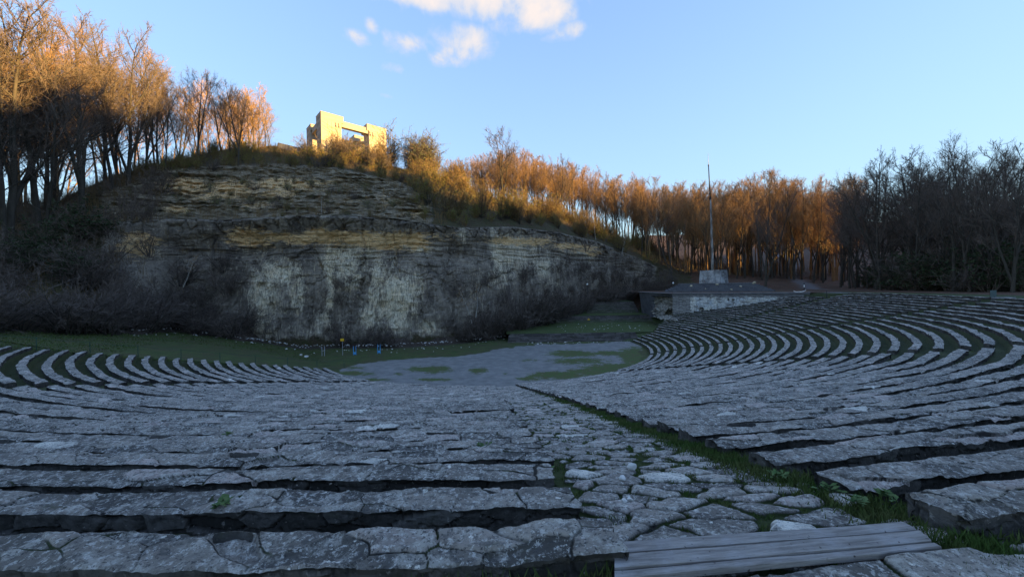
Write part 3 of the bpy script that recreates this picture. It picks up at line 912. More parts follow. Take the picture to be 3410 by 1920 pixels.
    for e, sg in ((0, -1), (len(th) - 1, 1)):
        Wk, Kg = np.meshgrid(w, kb, indexing='ij')
        zz = Zg[e][:, None] - .001 - Kg * .46
        a1, a2, hh = voronoi(Wk * D * 3 + so + e, zz * 7, seed=n + 40 + e % 7)
        ds = ((hh - .5) * .05 - (1 - sstep(0, .12, a2 - a1)) * .03 - .01) * sstep(0, .1, Kg)
        x_, y_ = pol(np.broadcast_to(Rg[e][:, None], zz.shape) + 0, Tg[e][:, None] + sg * ds / r)
        Vs.append(np.stack([x_, y_, zz], -1).reshape(-1, 3)); Fs.append(grid_faces(nw + 1, nf + 1) + off); off += (nw + 1) * (nf + 1)
        tt.append(hh.ravel())
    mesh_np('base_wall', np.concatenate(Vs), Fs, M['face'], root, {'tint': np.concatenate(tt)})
    return root


SECS = [
    (lambda n: TH_L + .004 * ((n * 7) % 5 - 2), lambda n: -2.049, 'in the far left wedge', 'stone bench rows of the far left wedge'),
    (lambda n: -2.016, lambda n: -1.4925 + .0012 * ((n * 5) % 4 - 2), 'left of the paved centre aisle', 'stone bench rows left of the paved aisle'),
    (lambda n: float(th_aisle_r(n)), lambda n: -.930, 'right of the paved centre aisle', 'stone bench rows right of the paved aisle'),
    (lambda n: -.895, lambda n: -.424, 'second wedge right of the aisle', 'stone bench rows of the second wedge on the right'),
    (lambda n: -.390, lambda n: -.016, 'in front of the railing posts', 'stone bench rows in front of the railing posts'),
    (lambda n: .010, lambda n: float(th_end(n)) - .004, 'just below the whitewashed wall', 'stone bench rows below the whitewashed wall'),
]
for si, (fa, fb, where, grp) in enumerate(SECS):
    for n in range(1, NROW + 1):
        a, b = fa(n), fb(n)
        if si == 5 and n >= 32: continue
        make_bench(n, a, b, si, where, grp)


# ---------------------------------------------------------------- paved aisle and the paving at the rim
def paved(name, label, rs, n_t, f0, f1, zf, cell, seed, gapw):
    k = np.linspace(0, 1, n_t)
    A = np.array([f0(r) for r in rs]); B = np.array([f1(r) for r in rs])
    T = A[:, None] + (B - A)[:, None] * k[None, :]
    R = np.broadcast_to(rs[:, None], T.shape)
    X, Y = pol(R, T)
    f, g, h = voronoi(X / cell[0] + .30 * fbm(X * 2.0, Y * 2.0, oct=3, seed=seed), Y / cell[1] + .30 * fbm(X * 2.0 + 9, Y * 2.0, oct=3, seed=seed), seed=seed, jit=.95, p=3.0)
    gw = gapw * (1 + 1.4 * fbm(X * 1.1, Y * 1.1, oct=2, seed=seed + 2)) + .04 * fbm(X * 9, Y * 9, oct=2, seed=seed + 6)
    kk_ = k[None, :] + .03 * fbm(X * 1.5, Y * 1.5, oct=2, seed=31)
    gw = np.maximum(gw, .01) + (.5 * sstep(.10, .0, kk_) + .6 * sstep(.88, 1.0, kk_)) * (seed == 3)
    crack = 1 - sstep(gw * .6, gw + .03, g - f)
    Z = zf(R, X, Y) + (h - .5) * .045 * sstep(gw, gw + .12, g - f) - crack * .045 + .008 * fbm(X * 9, Y * 9, oct=3, seed=seed + 3) + .004 * fbm(X * 35, Y * 35, oct=2, seed=seed + 4) + .03 * fbm(X * .9, Y * .9, oct=2, seed=seed + 5)
    Z = Z + .015 * fbm(X * 3.1 + h * 20, Y * 3.1, oct=3, seed=seed + 8)
    mesh_np(name, np.stack([X, Y, Z], -1).reshape(-1, 3), grid_faces(len(rs), n_t), M['paving'], attrs={'tint': h.ravel(), 'crack': crack.ravel()})['kind'] = 'structure'


def rsteps(r0, r1, k, lo):
    out = [r1]; r = r1
    while r > r0:
        d = max(1.6, 53.6 - r)
        r -= max(lo, k * d); out.append(max(r, r0))
    return np.array(out[::-1])


zais = lambda R, X, Y: np.where(R < 21.5, STAGE + .02, zbench(nof(np.minimum(R, 51.2))) - .235)
fL = lambda r: -1.4935 - .0
fR = lambda r: float(th_aisle_r(nof(r))) + .004
paved('aisle_paving', '', rsteps(44.5, 51.4, .0042, .014), 190, fL, fR, zais, (.50, .31), 3, .11)
paved('aisle_paving', '', rsteps(20.9, 44.52, .0042, .03), 70, fL, fR, lambda R, X, Y: zais(R, X, Y) - .0, (.50, .31), 3, .09)
zrim = lambda R, X, Y: np.full(R.shape, -1.825)
paved('rim_paving', '', rsteps(51.39, 53.9, .004, .012), 260, lambda r: -1.4945, lambda r: -1.428 + .012 * math.sin((r - 51.7) * 1.2), zrim, (.75, .42), 12, .03)


# boards laid across the head of the aisle
def build_boards():
    root = empty('plank_step', (0, 0, -1.82))
    tag(root, 'silvery weathered timber boards laid across the top of the paved aisle', 'wooden step')
    L = [(1543, 1359), (1546, 1391), (1546, 1431), (1546, 1452)]
    R = [(2268, 1308), (2309, 1331), (2346, 1361), (2371, 1374)]
    for i in range(3):
        z = -1.80
        a0, a1 = at_z(*L[i], z), at_z(*L[i + 1], z)
        b0, b1 = at_z(*R[i], z), at_z(*R[i + 1], z)
        g = .07
        a0_, a1_ = a0 + (a1 - a0) * g, a1 - (a1 - a0) * g
        b0_, b1_ = b0 + (b1 - b0) * g, b1 - (b1 - b0) * g
        org = (a0_ + a1_ + b0_ + b1_) / 4
        dv = ((b0_ + b1_) - (a0_ + a1_)); dv[2] = 0; ln = np.linalg.norm(dv) / 2; dv = dv / np.linalg.norm(dv)
        nvv = np.array([-dv[1], dv[0], 0])
        nu, nv_ = 90, 10
        U, Vv = np.meshgrid(np.linspace(0, 1, nu), np.linspace(0, 1, nv_), indexing='ij')
        P = (a0_ * (1 - U)[..., None] * (1 - Vv)[..., None] + a1_ * (1 - U)[..., None] * Vv[..., None] + b0_ * U[..., None] * (1 - Vv)[..., None] + b1_ * U[..., None] * Vv[..., None])
        P[..., 2] = .006 * fbm(U * 3 + i * 9, Vv * 0, oct=2, seed=3) + .0025 * fbm(U * 20, Vv * 8 + i * 5, oct=3, seed=5) - .006 * (sstep(.06, 0, Vv) + sstep(.94, 1, Vv)) + .004 * math.sin(i * 2)
        P[..., 0] -= org[0]; P[..., 1] -= org[1]
        loc = np.stack([P[..., 0] * dv[0] + P[..., 1] * dv[1], P[..., 0] * nvv[0] + P[..., 1] * nvv[1], P[..., 2]], -1)
        top = loc.reshape(-1, 3); bot = top.copy(); bot[:, 2] = -.045
        n0 = len(top); F = grid_faces(nu, nv_)
        idx = np.arange(n0).reshape(nu, nv_)
        ring = np.concatenate([idx[:, 0], idx[-1, 1:], idx[::-1, -1][1:], idx[0, ::-1][1:]])
        side = np.stack([ring[:-1], ring[1:], ring[1:] + n0, ring[:-1] + n0], -1)
        o = mesh_np('board', np.concatenate([top, bot]), [F[:, ::-1], F + n0, side], M['wood'], root)
        o.location = (org[0], org[1], z + 1.82); o.rotation_euler = (0, 0, math.atan2(dv[1], dv[0]))


build_boards()


# ---------------------------------------------------------------- small shape helpers
def box_vf(x0, x1, y0, y1, z0, z1, bev=0.0):
    b = bev
    if b <= 0:
        V = [(x, y, z) for z in (z0, z1) for y in (y0, y1) for x in (x0, x1)]
        return np.array(V, float), np.array([(0, 2, 3, 1), (4, 5, 7, 6), (0, 1, 5, 4), (1, 3, 7, 5), (3, 2, 6, 7), (2, 0, 4, 6)])
    ring = lambda e, z: [(x0 + e, y0 + b, z), (x0 + b, y0 + e, z), (x1 - b, y0 + e, z), (x1 - e, y0 + b, z), (x1 - e, y1 - b, z), (x1 - b, y1 - e, z), (x0 + b, y1 - e, z), (x0 + e, y1 - b, z)]
    V = ring(b, z0) + ring(0, z0 + b) + ring(0, z1 - b) + ring(b, z1)
    F = []
    for k in range(3):
        for i in range(8):
            j = (i + 1) % 8
            F.append((k * 8 + i, k * 8 + j, (k + 1) * 8 + j, (k + 1) * 8 + i))
    F += [(24 + 0, 24 + 1, 24 + 2, 24 + 3), (24 + 0, 24 + 3, 24 + 4, 24 + 7), (24 + 7, 24 + 4, 24 + 5, 24 + 6)]
    F += [(3, 2, 1, 0), (7, 4, 3, 0), (6, 5, 4, 7)]
    return np.array(V, float), np.array(F)


class MB:
    def __init__(s): s.V = []; s.F = []; s.n = 0
    def add(s, V, F):
        V = np.asarray(V, float); F = np.asarray(F)
        s.V.append(V); s.F.append(F + s.n); s.n += len(V); return s
    def box(s, x0, x1, y0, y1, z0, z1, bev=0): return s.add(*box_vf(x0, x1, y0, y1, z0, z1, bev))
    def tube(s, pts, rr, sides=8, cap=True):
        pts = np.asarray(pts, float); n = len(pts)
        rr = np.broadcast_to(rr, n)
        V = []
        for i in range(n):
            d = pts[min(i + 1, n - 1)] - pts[max(i - 1, 0)]; d /= np.linalg.norm(d) + 1e-9
            a = np.cross(d, (0.3, 1, 0.2)); a /= np.linalg.norm(a); b = np.cross(d, a)
            for k in range(sides):
                q = 2 * PI * k / sides
                V.append(pts[i] + rr[i] * (math.cos(q) * a + math.sin(q) * b))
        F = [(i * sides + k, i * sides + (k + 1) % sides, (i + 1) * sides + (k + 1) % sides, (i + 1) * sides + k) for i in range(n - 1) for k in range(sides)]
        if cap:
            V.append(pts[0]); V.append(pts[-1]); m = n * sides
            F += [(m, (k + 1) % sides, k, k) for k in range(0)]
            T = [((k + 1) % sides, k, m) for k in range(sides)] + [((n - 1) * sides + k, (n - 1) * sides + (k + 1) % sides, m + 1) for k in range(sides)]
            s.V.append(np.array(V)); s.F.append(np.array(F) + s.n); s.F.append(np.array(T) + s.n); s.n += len(V)
            return s
        return s.add(V, F)
    def sphere(s, c, r, nu=12, nv=8):
        V = []
        for i in range(nv + 1):
            a = PI * i / nv
            for k in range(nu):
                q = 2 * PI * k / nu
                V.append((c[0] + r * math.sin(a) * math.cos(q), c[1] + r * math.sin(a) * math.sin(q), c[2] + r * math.cos(a)))
        F = [(i * nu + k, i * nu + (k + 1) % nu, (i + 1) * nu + (k + 1) % nu, (i + 1) * nu + k) for i in range(nv) for k in range(nu)]
        return s.add(V, F)
    def build(s, name, mat, parent=None, smooth=False, attrs=None):
        V = np.concatenate(s.V); 
        q = [f for f in s.F if f.shape[1] == 4]; t = [f for f in s.F if f.shape[1] == 3]
        Fs = []
        if q: Fs.append(np.concatenate(q))
        if t: Fs.append(np.concatenate(t))
        return mesh_np(name, V, Fs, mat, parent, attrs, smooth)


def rock_mesh(seed, r=1.0, flat=.6):
    rs = np.random.RandomState(seed)
    V = []; nu, nv = 9, 6
    for i in range(nv + 1):
        a = PI * i / nv
        for k in range(nu):
            q = 2 * PI * k / nu
            V.append((math.sin(a) * math.cos(q), math.sin(a) * math.sin(q), math.cos(a)))
    V = np.array(V)
    for _ in range(9):      # chop with planes -> angular block
        n = rs.normal(size=3); n /= np.linalg.norm(n); d = rs.uniform(.45, .8)
        t = V @ n - d; V = V - np.where(t > 0, t, 0)[:, None] * n
    V = V * r * np.array([1, rs.uniform(.7, 1), flat])
    F = [(i * nu + k, (i + 1) * nu + k, (i + 1) * nu + (k + 1) % nu, i * nu + (k + 1) % nu) for i in range(nv) for k in range(nu)]
    return V, np.array(F)


# ---------------------------------------------------------------- whitewashed wall, podium
def mat_whitewash():
    t = NT('whitewashed_masonry')
    pl = t.attr('paint'); tint = t.attr('tint')
    c = t.mix(tint, (0.16, 0.15, 0.145), (0.30, 0.28, 0.26))
    w = t.mix(t.rng(t.noise(.6, 5, .6), .4, .6), (0.46, 0.48, 0.50), (0.64, 0.60, 0.53))
    f = t.math('ADD', pl, t.math('MULTIPLY', t.math('SUBTRACT', t.noise(1.1, 6, .75, (1, 1, 2.2), off=3), .5), 1.9))
    c = t.mix(t.rng(f, .46, .58), c, w)
    c = t.mix(t.rng(t.noise(.9, 5, .7, (3, 3, .4), off=9), .62, .70, 0, .8), c, (0.075, 0.075, 0.085))
    c = t.mix(t.math('MULTIPLY', t.attr('crack'), .6), c, (0.05, 0.045, 0.04))
    c = t.mix(t.attr('top'), c, (0.065, 0.065, 0.075))
    return t.done(c, t.noise(7, 6, .75), .8, .08)


def mat_concrete(name, a, b, d):
    t = NT(name)
    c = t.mix(t.rng(t.noise(.7, 6, .65), .35, .65), a, b)
    c = t.mix(t.rng(t.noise(1.5, 5, .7, (3, 3, .35), off=4), .55, .68, 0, .8), c, d)
    c = t.mix(t.rng(t.noise(9, 4, .7, off=8), .6, .68, 0, .5), c, tuple(q * .6 for q in a))
    return t.done(c, t.noise(10, 6, .7), .4, .04)


M['white_wall'] = mat_whitewash()
M['concrete'] = mat_concrete('old_concrete', (0.16, 0.155, 0.165), (0.24, 0.235, 0.24), (0.06, 0.06, 0.065))
M['concrete_dark'] = mat_concrete('dark_concrete', (0.085, 0.085, 0.095), (0.13, 0.13, 0.14), (0.04, 0.04, 0.045))
M['plinth_light'] = mat_concrete('patchy_plaster', (0.13, 0.125, 0.125), (0.44, 0.44, 0.43), (0.07, 0.065, 0.065))


def build_podium():
    P0, P1, P2 = [np.array(p) for p in POD]
    top = -1.90
    root = empty('retaining_wall', (P1[0], P1[1], -6.0))
    tag(root, 'long retaining wall with peeling whitewash above the seats, one end broken open', 'wall')
    def face(A, B, zb0, zb1, nu, seed, paintf, holes=()):
        L = np.linalg.norm(B - A); d = (B - A) / L; nrm = np.array([d[1], -d[0]])
        u = np.linspace(0, 1, nu); k = np.linspace(0, 1, 40)
        U, K2 = np.meshgrid(u, k, indexing='ij')
        zb = zb0 + (zb1 - zb0) * U
        Z = top - K2 * (top - zb)
        f, g, h = voronoi(U * L / .55, Z / .17, seed=seed, jit=.5)
        cr = 1 - sstep(0, .16, g - f)
        dd = (h - .5) * .08 - cr * .05 + .04 * fbm(U * L * .8, Z, oct=4, seed=seed)
        up = sstep(.9, .0, (top - Z))            # plain concrete band on top
        dd = dd * (1 - up) + .04 * up
        for (hu, hz, hr) in holes:
            dd = dd - .8 * (1 - sstep(hr * .7, hr, np.hypot((U - hu) * L, Z - hz)))
        X = A[0] + d[0] * U * L + nrm[0] * dd - root.location[0]
        Y = A[1] + d[1] * U * L + nrm[1] * dd - root.location[1]
        V = np.stack([X, Y, Z - root.location[2]], -1).reshape(-1, 3)
        pt = paintf(U * L, Z, L)
        return V, grid_faces(nu, 40), h.ravel(), cr.ravel(), pt.ravel(), (up * .8).ravel()
    def p_main(s, z, L):
        q = sstep(2.2, 3.2, s) * (.62 - .25 * sstep(.55, .0, (top - z) - .35))
        q = q - .35 * sstep(L - 6, L, s)
        return q
    n1 = P1 + (P2 - P1) * 1.0
    parts = face(P1, n1, -6.3, -2.35, 260, 5, p_main, holes=((.235, -4.75, .42), (.44, -3.0, .17), (.475, -3.05, .2), (.62, -2.9, .1)))
    mesh_np('wall_face', parts[0], parts[1], M['white_wall'], root, {'tint': parts[2], 'crack': parts[3], 'paint': parts[4], 'top': parts[5]})
    # left flank : dark concrete shell, rounded, leaning out, broken open in the middle
    A, B = P0, P1; L = np.linalg.norm(B - A)
    u = np.linspace(0, 1, 120); k = np.linspace(0, 1, 40)
    U, K2 = np.meshgrid(u, k, indexing='ij')
    Z = top - K2 * 5.0
    X = A[0] + (B[0] - A[0]) * U - .55 * (1 - K2) ** 1.5 * (1 - sstep(.5, .9, U)) ; Y = A[1] + (B[1] - A[1]) * U
    bro = sstep(.40, .48, U + .05 * fbm(U * 14, Z * 1.2, oct=3, seed=3)) * (1 - sstep(-2.7, -2.45, Z + .15 * fbm(U * 20, Z, oct=2, seed=4)))
    f, g, h = voronoi(Y / .4, Z / .22, seed=9)
    X = X + bro * (.7 + .9 * K2 * 0 - .35 * (h - .5) + .5 * fbm(Y * .8, Z * .8, oct=3, seed=8))
    V = np.stack([X - root.location[0], Y - root.location[1], Z - root.location[2]], -1)
    br = (bro > .5)
    keep = br[:-1, :-1]
    F = grid_faces(120, 40)
    m_core = mat_core()
    mesh_np('concrete_end', V.reshape(-1, 3), F[~keep.reshape(-1)], M['concrete_dark'], root)
    mesh_np('broken_core', V.reshape(-1, 3), F[keep.reshape(-1)], m_core, root, {'tint': h.ravel()})
    # coping
    mb = MB()
    def cop(A, B, w0, w1, z0, z1):
        d = (B - A) / np.linalg.norm(B - A); nn = np.array([d[1], -d[0]])
        pts = [A + nn * w0, B + nn * w0, B - nn * w1, A - nn * w1]
        V = [(p[0] - root.location[0], p[1] - root.location[1], z - root.location[2]) for z in (z0, z1) for p in pts]
        mb.add(V, [(3, 2, 1, 0), (4, 5, 6, 7), (0, 1, 5, 4), (1, 2, 6, 5), (2, 3, 7, 6), (3, 0, 4, 7)])
    cop(P1 + np.array([0.0, 0.0]), P2, .14, .45, top, top + .12)
    cop(P0, P1 + np.array([0, .12]), .7, .0, top + .003, top + .12)
    mb.build('coping', M['concrete'], root)
    # podium surface
    poly = [P0, P1, P2, np.array([62, 64]), np.array([70, 95]), np.array([29, 95])]
    V = [(p[0], p[1], top + .03) for p in poly]
    me = bpy.data.meshes.new('podium'); me.from_pydata(V, [], [tuple(range(len(V)))]); me.materials.append(M['forest_floor'])
    o = bpy.data.objects.new('podium', me); C.objects.link(o); o['kind'] = 'structure'
    # rubble fan
    mb = MB(); tint = []
    rs = np.random.RandomState(4)
    for i in range(900):
        t_ = rs.uniform(0, 1) ** .7
        a = rs.normal(0, 1.0)
        x = 28.7 - 2.6 * t_ * rs.uniform(.2, 1.2) + rs.normal(0, .4); y = 70.2 - 5.8 * t_ + a * (1 + .5 * t_)
        if rs.uniform() < .35: x = 28.5 + rs.normal(0, .5) ; y = rs.uniform(67, 74)
        inside = 28.6 - x
        z = -6.15 + max(0, 2.3 - .95 * abs(inside) - .25 * abs(y - 70.5)) + rs.uniform(-.1, .15)
        if y < 68: z = -6.0 + (68 - y) * -.02
        s = rs.uniform(.10, .34) * (1.5 if rs.uniform() < .06 else 1)
        V, F = rock_mesh(i % 17, s, .6); q = rs.uniform(0, 6.28); R = np.array([[math.cos(q), -math.sin(q), 0], [math.sin(q), math.cos(q), 0], [0, 0, 1]])
        mb.add(V @ R.T + (x, y, z), F); tint += [rs.uniform()] * len(V)
    tag(mb.build('rubble', m_core, attrs={'tint': tint}), 'fan of broken stone rubble spilling from the burst end of the wall', 'rubble', kind='stuff')


def mat_core():
    t = NT('broken_stone'); tint = t.attr('tint')
    c = t.mix(tint, (0.13, 0.115, 0.095), (0.34, 0.31, 0.26))
    c = t.mix(t.rng(t.noise(2.5, 5, .7), .55, .68), c, (0.05, 0.045, 0.035))
    return t.done(c, t.noise(9, 5, .7), .7, .05)


build_podium()


def near_debris():
    mb = MB(); rs = np.random.RandomState(18)
    for i in range(420):
        n = rs.randint(22, 35); th = -1.4925 - rs.exponential(.06) if rs.uniform() < .55 else float(th_aisle_r(n)) + rs.exponential(.05)
        if rs.uniform() < .25: th = rs.uniform(-1.49, -1.445)
        r = float(rrow(n)) + rs.uniform(.1, .9); x, y = pol(r, th)
        on = (r - float(rrow(n))) < .42 and not (-1.4925 < th < float(th_aisle_r(n)))
        z = float(zrow(n)) + (.005 if on else -.225); s = rs.uniform(.008, .028) * (1.7 if rs.uniform() < .06 else 1)
        V, F = rock_mesh(i % 13, s, .55); mb.add(V + (x, y, z), F)
    tag(mb.build('stone_crumbs', M['rubble']), 'small crumbs of broken stone strewn over the nearest benches and paving', 'stone crumbs', kind='stuff')


near_debris()


def build_platform():
    c0 = np.array([43.3, 80.0]); ang = math.atan2(-.397, .918)
    root = empty('stepped_platform', (c0[0], c0[1], -1.87), ang)
    tag(root, 'low stepped stone platform that carries the flagpole block', 'platform')
    mb = MB(); N_ = 6
    for i in range(N_):
        e = 2.6 * (1 - i / (N_ - 1.0))
        z0 = i * .275; nx = 7.0 + e; ny = 4.2 + e
        mb.box(-nx, nx, -ny, ny, z0 - (.3 if i == 0 else -.002), z0 + .275, .02)
    mb.build('steps', M['concrete_dark'], root)
    MB().box(-7.08, 7.08, -4.28, 4.28, 1.653, 1.72, .01).build('top_edge', M['concrete'], root)
    rs = np.random.RandomState(2)
    for i, (x, y, s) in enumerate([(-4.6, -5.0, .42), (.2, -4.6, .4), (4.2, -5.3, .3), (-2, -6.0, .25), (6.6, -4.2, .45), (2.5, -6.2, .3)]):
        V, F = rock_mesh(50 + i, s, .6)
        q = Matrix.Rotation(ang, 2)
        w = q @ Vector((x, y))
        e = max(0, abs(y) - 4.2) / 2.6
        o = MB().add(V, F).build('broken_stone', M['pale_rock'])
        o.location = (c0[0] + w[0], c0[1] + w[1], -1.87 + .1 + 1.6 * (1 - min(1, e)))
        tag(o, 'pale chunk of stone lying on the steps of the flagpole platform', 'stone', 'pale chunks on the flagpole platform')
    # plinth
    pr = empty('flagpole_plinth', (43.3, 80.0, -.15), math.radians(-50))
    tag(pr, 'battered concrete block plinth with patchy white plaster at the foot of the flagpole', 'plinth')
    for nm, mat, s in (('plinth_block', 'plinth_light', 1.0),):
        n = 34
        Vs = []; Fs = []; off = 0
        for a in range(4):
            q = a * PI / 2
            U, K2 = np.meshgrid(np.linspace(-1, 1, n), np.linspace(0, 1, n), indexing='ij')
            hw = 2.15 - .16 * K2; hh = 2.75
            ch = .09 * fbm(U * 3 + a * 5, K2 * 3, oct=4, seed=6) - .28 * sstep(.25, .5, fbm(U * 1.6 + a * 3.3, K2 * 1.8, oct=3, seed=16)) * (1 - .3 * K2)
            ez = 1 - sstep(.9, 1, np.abs(U)) * .0
            x = U * hw; y = -hw - ch * ez * (1 - sstep(.97, 1, np.abs(U)))
            z = K2 * hh - .18 * sstep(.85, 1, K2) * (fbm(U * 2 + a, U * 0, oct=2, seed=8) > .18)
            Vs.append(np.stack([x * math.cos(q) - y * math.sin(q), x * math.sin(q) + y * math.cos(q), z], -1).reshape(-1, 3))
            Fs.append(grid_faces(n, n) + off); off += n * n
        V, F = box_vf(-1.98, 1.98, -1.98, 1.98, 2.5, 2.72); Vs.append(V); Fs.append(F + off)
        mesh_np(nm, np.concatenate(Vs), Fs, M[mat], pr)
    # flagpole
    b = at_y(1793, 676, 80.0); tp = at_y(1781, 384, 80.0)
    fr = empty('flagpole', (b[0], b[1], b[2] - .1))
    tag(fr, 'tall bare flagpole leaning slightly on the battered block', 'flagpole')
    d = (tp - b); P = lambda t, off=0: (d[0] * t + off, 0, d[2] * t)
    MB().tube([P(-.01), P(.1), P(.2, .05), P(.3, .05), P(.45, .12), P(.62, .1)], [.30, .27, .25, .22, .18, .15], 10).build('lower_mast', mat_pole(), fr, smooth=True)
    MB().tube([P(.6, .1), P(.75, .04), P(.9, .0), P(.9)], [.13, .11, .09, .0], 8).build('upper_mast', M['rust_steel'], fr, smooth=True)
    MB().tube([P(.88), P(1.0)], [.045, .03], 6).build('tip_rod', M['pale_post'], fr, smooth=True)
    MB().tube([P(.6, .1), P(.62, .1)], [.24, .24], 10).tube([P(.89), P(.9)], [.14, .14], 10).build('collar', M['rust_steel'], fr)


def mat_pole():
    t = NT('peeling_paint_pole')
    c = t.mix(t.rng(t.noise(1.2, 5, .7, (2, 2, .4)), .42, .58), (0.34, 0.32, 0.29), (0.12, 0.10, 0.085))
    return t.done(c, None)


build_platform()


# ---------------------------------------------------------------- flights of steps on the far side
def flight(y0, y1, z0, z1, x0, x1, ns, label):
    root = empty('stone_steps', ((x0 + x1) / 2, y0, z0))
    tag(root, label, 'steps')
    cx = (x0 + x1) / 2
    for k in range(ns):
        mb = MB(); tint = []
        ya = (y1 - y0) * k / ns; zt = (z1 - z0) * (k + 1) / ns
        x = x0 - cx + RS.uniform(-.3, .1)
        while x < x1 - cx:
            w = RS.uniform(.6, 1.7); xe = min(x + w, x1 - cx)
            if True:
                jy = RS.uniform(-.03, .05); jz = RS.uniform(-.03, .015)
                V, F = box_vf(x + .015, xe - .01, ya + jy, ya + (y1 - y0) / ns + .15, zt - (z1 - z0) / ns - .25, zt + jz, .02)
                mb.add(V, F); tint += [RS.uniform(0, 1)] * len(V)
            x = xe
        mb.build('step', M['step_stone'], root, attrs={'tint': tint, 'crack': [0] * len(tint)})


def mat_steps():
    t = NT('dark_step_stone'); tint = t.attr('tint')
    c = t.mix(tint, (0.055, 0.048, 0.045), (0.13, 0.115, 0.105))
    c = t.mix(t.rng(t.noise(1.5, 5, .7), .5, .65), c, (0.045, 0.04, 0.03))
    c = t.mix(t.rng(t.noise(7, 4, .7, off=4), .64, .70), c, (0.30, 0.27, 0.23))
    return t.done(c, t.noise(9, 5, .7), .6, .05)


M['step_stone'] = mat_steps()
flight(57.7, 59.7, STAGE, -7.76, -.6, 19.6, 6, 'lowest wide flight of crumbling stone steps rising from the stage floor')
flight(75.1, 77.3, -7.8, -6.52, 5.5, 28.4, 7, 'middle wide flight of crumbling stone steps between two grassy terraces')
flight(82.7, 86.7, -6.5, -4.12, 16.5, 28.2, 12, 'uppermost wide flight of stone steps beside the dark end of the wall')


def terrace_grass():
    def sheet(x0, x1, y0, y1, z):
        xs = np.arange(x0, x1, .8); ys = np.arange(y0, y1 + .01, .6)
        X, Y = np.meshgrid(xs, ys, indexing='ij')
        Z = z + .05 * fbm(X * .5, Y * .5, oct=3, seed=15)
        mesh_np('grass_terrace', np.stack([X, Y, Z], -1).reshape(-1, 3), grid_faces(len(xs), len(ys)), M['grass_sheet'], smooth=True)['kind'] = 'structure'
    sheet(-1, 26.5, 59.75, 75.3, -7.74)
    sheet(5, 29.4, 77.35, 82.95, -6.47)
    sheet(14, 29, 86.75, 104, -4.07)


terrace_grass()


# ---------------------------------------------------------------- monument
def mat_monument():
    t = NT('pale_sandstone_blocks')
    z = t.noise(.6, 4, .6, (.3, .3, 4))
    c = t.mix(t.rng(z, .35, .65), (0.46, 0.39, 0.29), (0.36, 0.305, 0.23))
    c = t.mix(t.rng(t.noise(.8, 5, .6), .55, .68, 0, .5), c, (0.36, 0.31, 0.24))
    br = t.N.new('ShaderNodeTexBrick'); br.inputs['Scale'].default_value = 1.0
    br.inputs['Brick Width'].default_value = 1.6; br.inputs['Row Height'].default_value = .75; br.inputs['Mortar Size'].default_value = .012
    mp = t.N.new('ShaderNodeMapping'); t.L.new(t.tc, mp.inputs[0]); mp.inputs['Rotation'].default_value = (PI / 2, 0, 0)
    t.L.new(mp.outputs[0], br.inputs['Vector'])
    c = t.mix(t.math('MULTIPLY', br.outputs['Fac'], .45), c, (0.16, 0.13, 0.1))
    return t.done(c, t.noise(8, 5, .7), .3, .03)


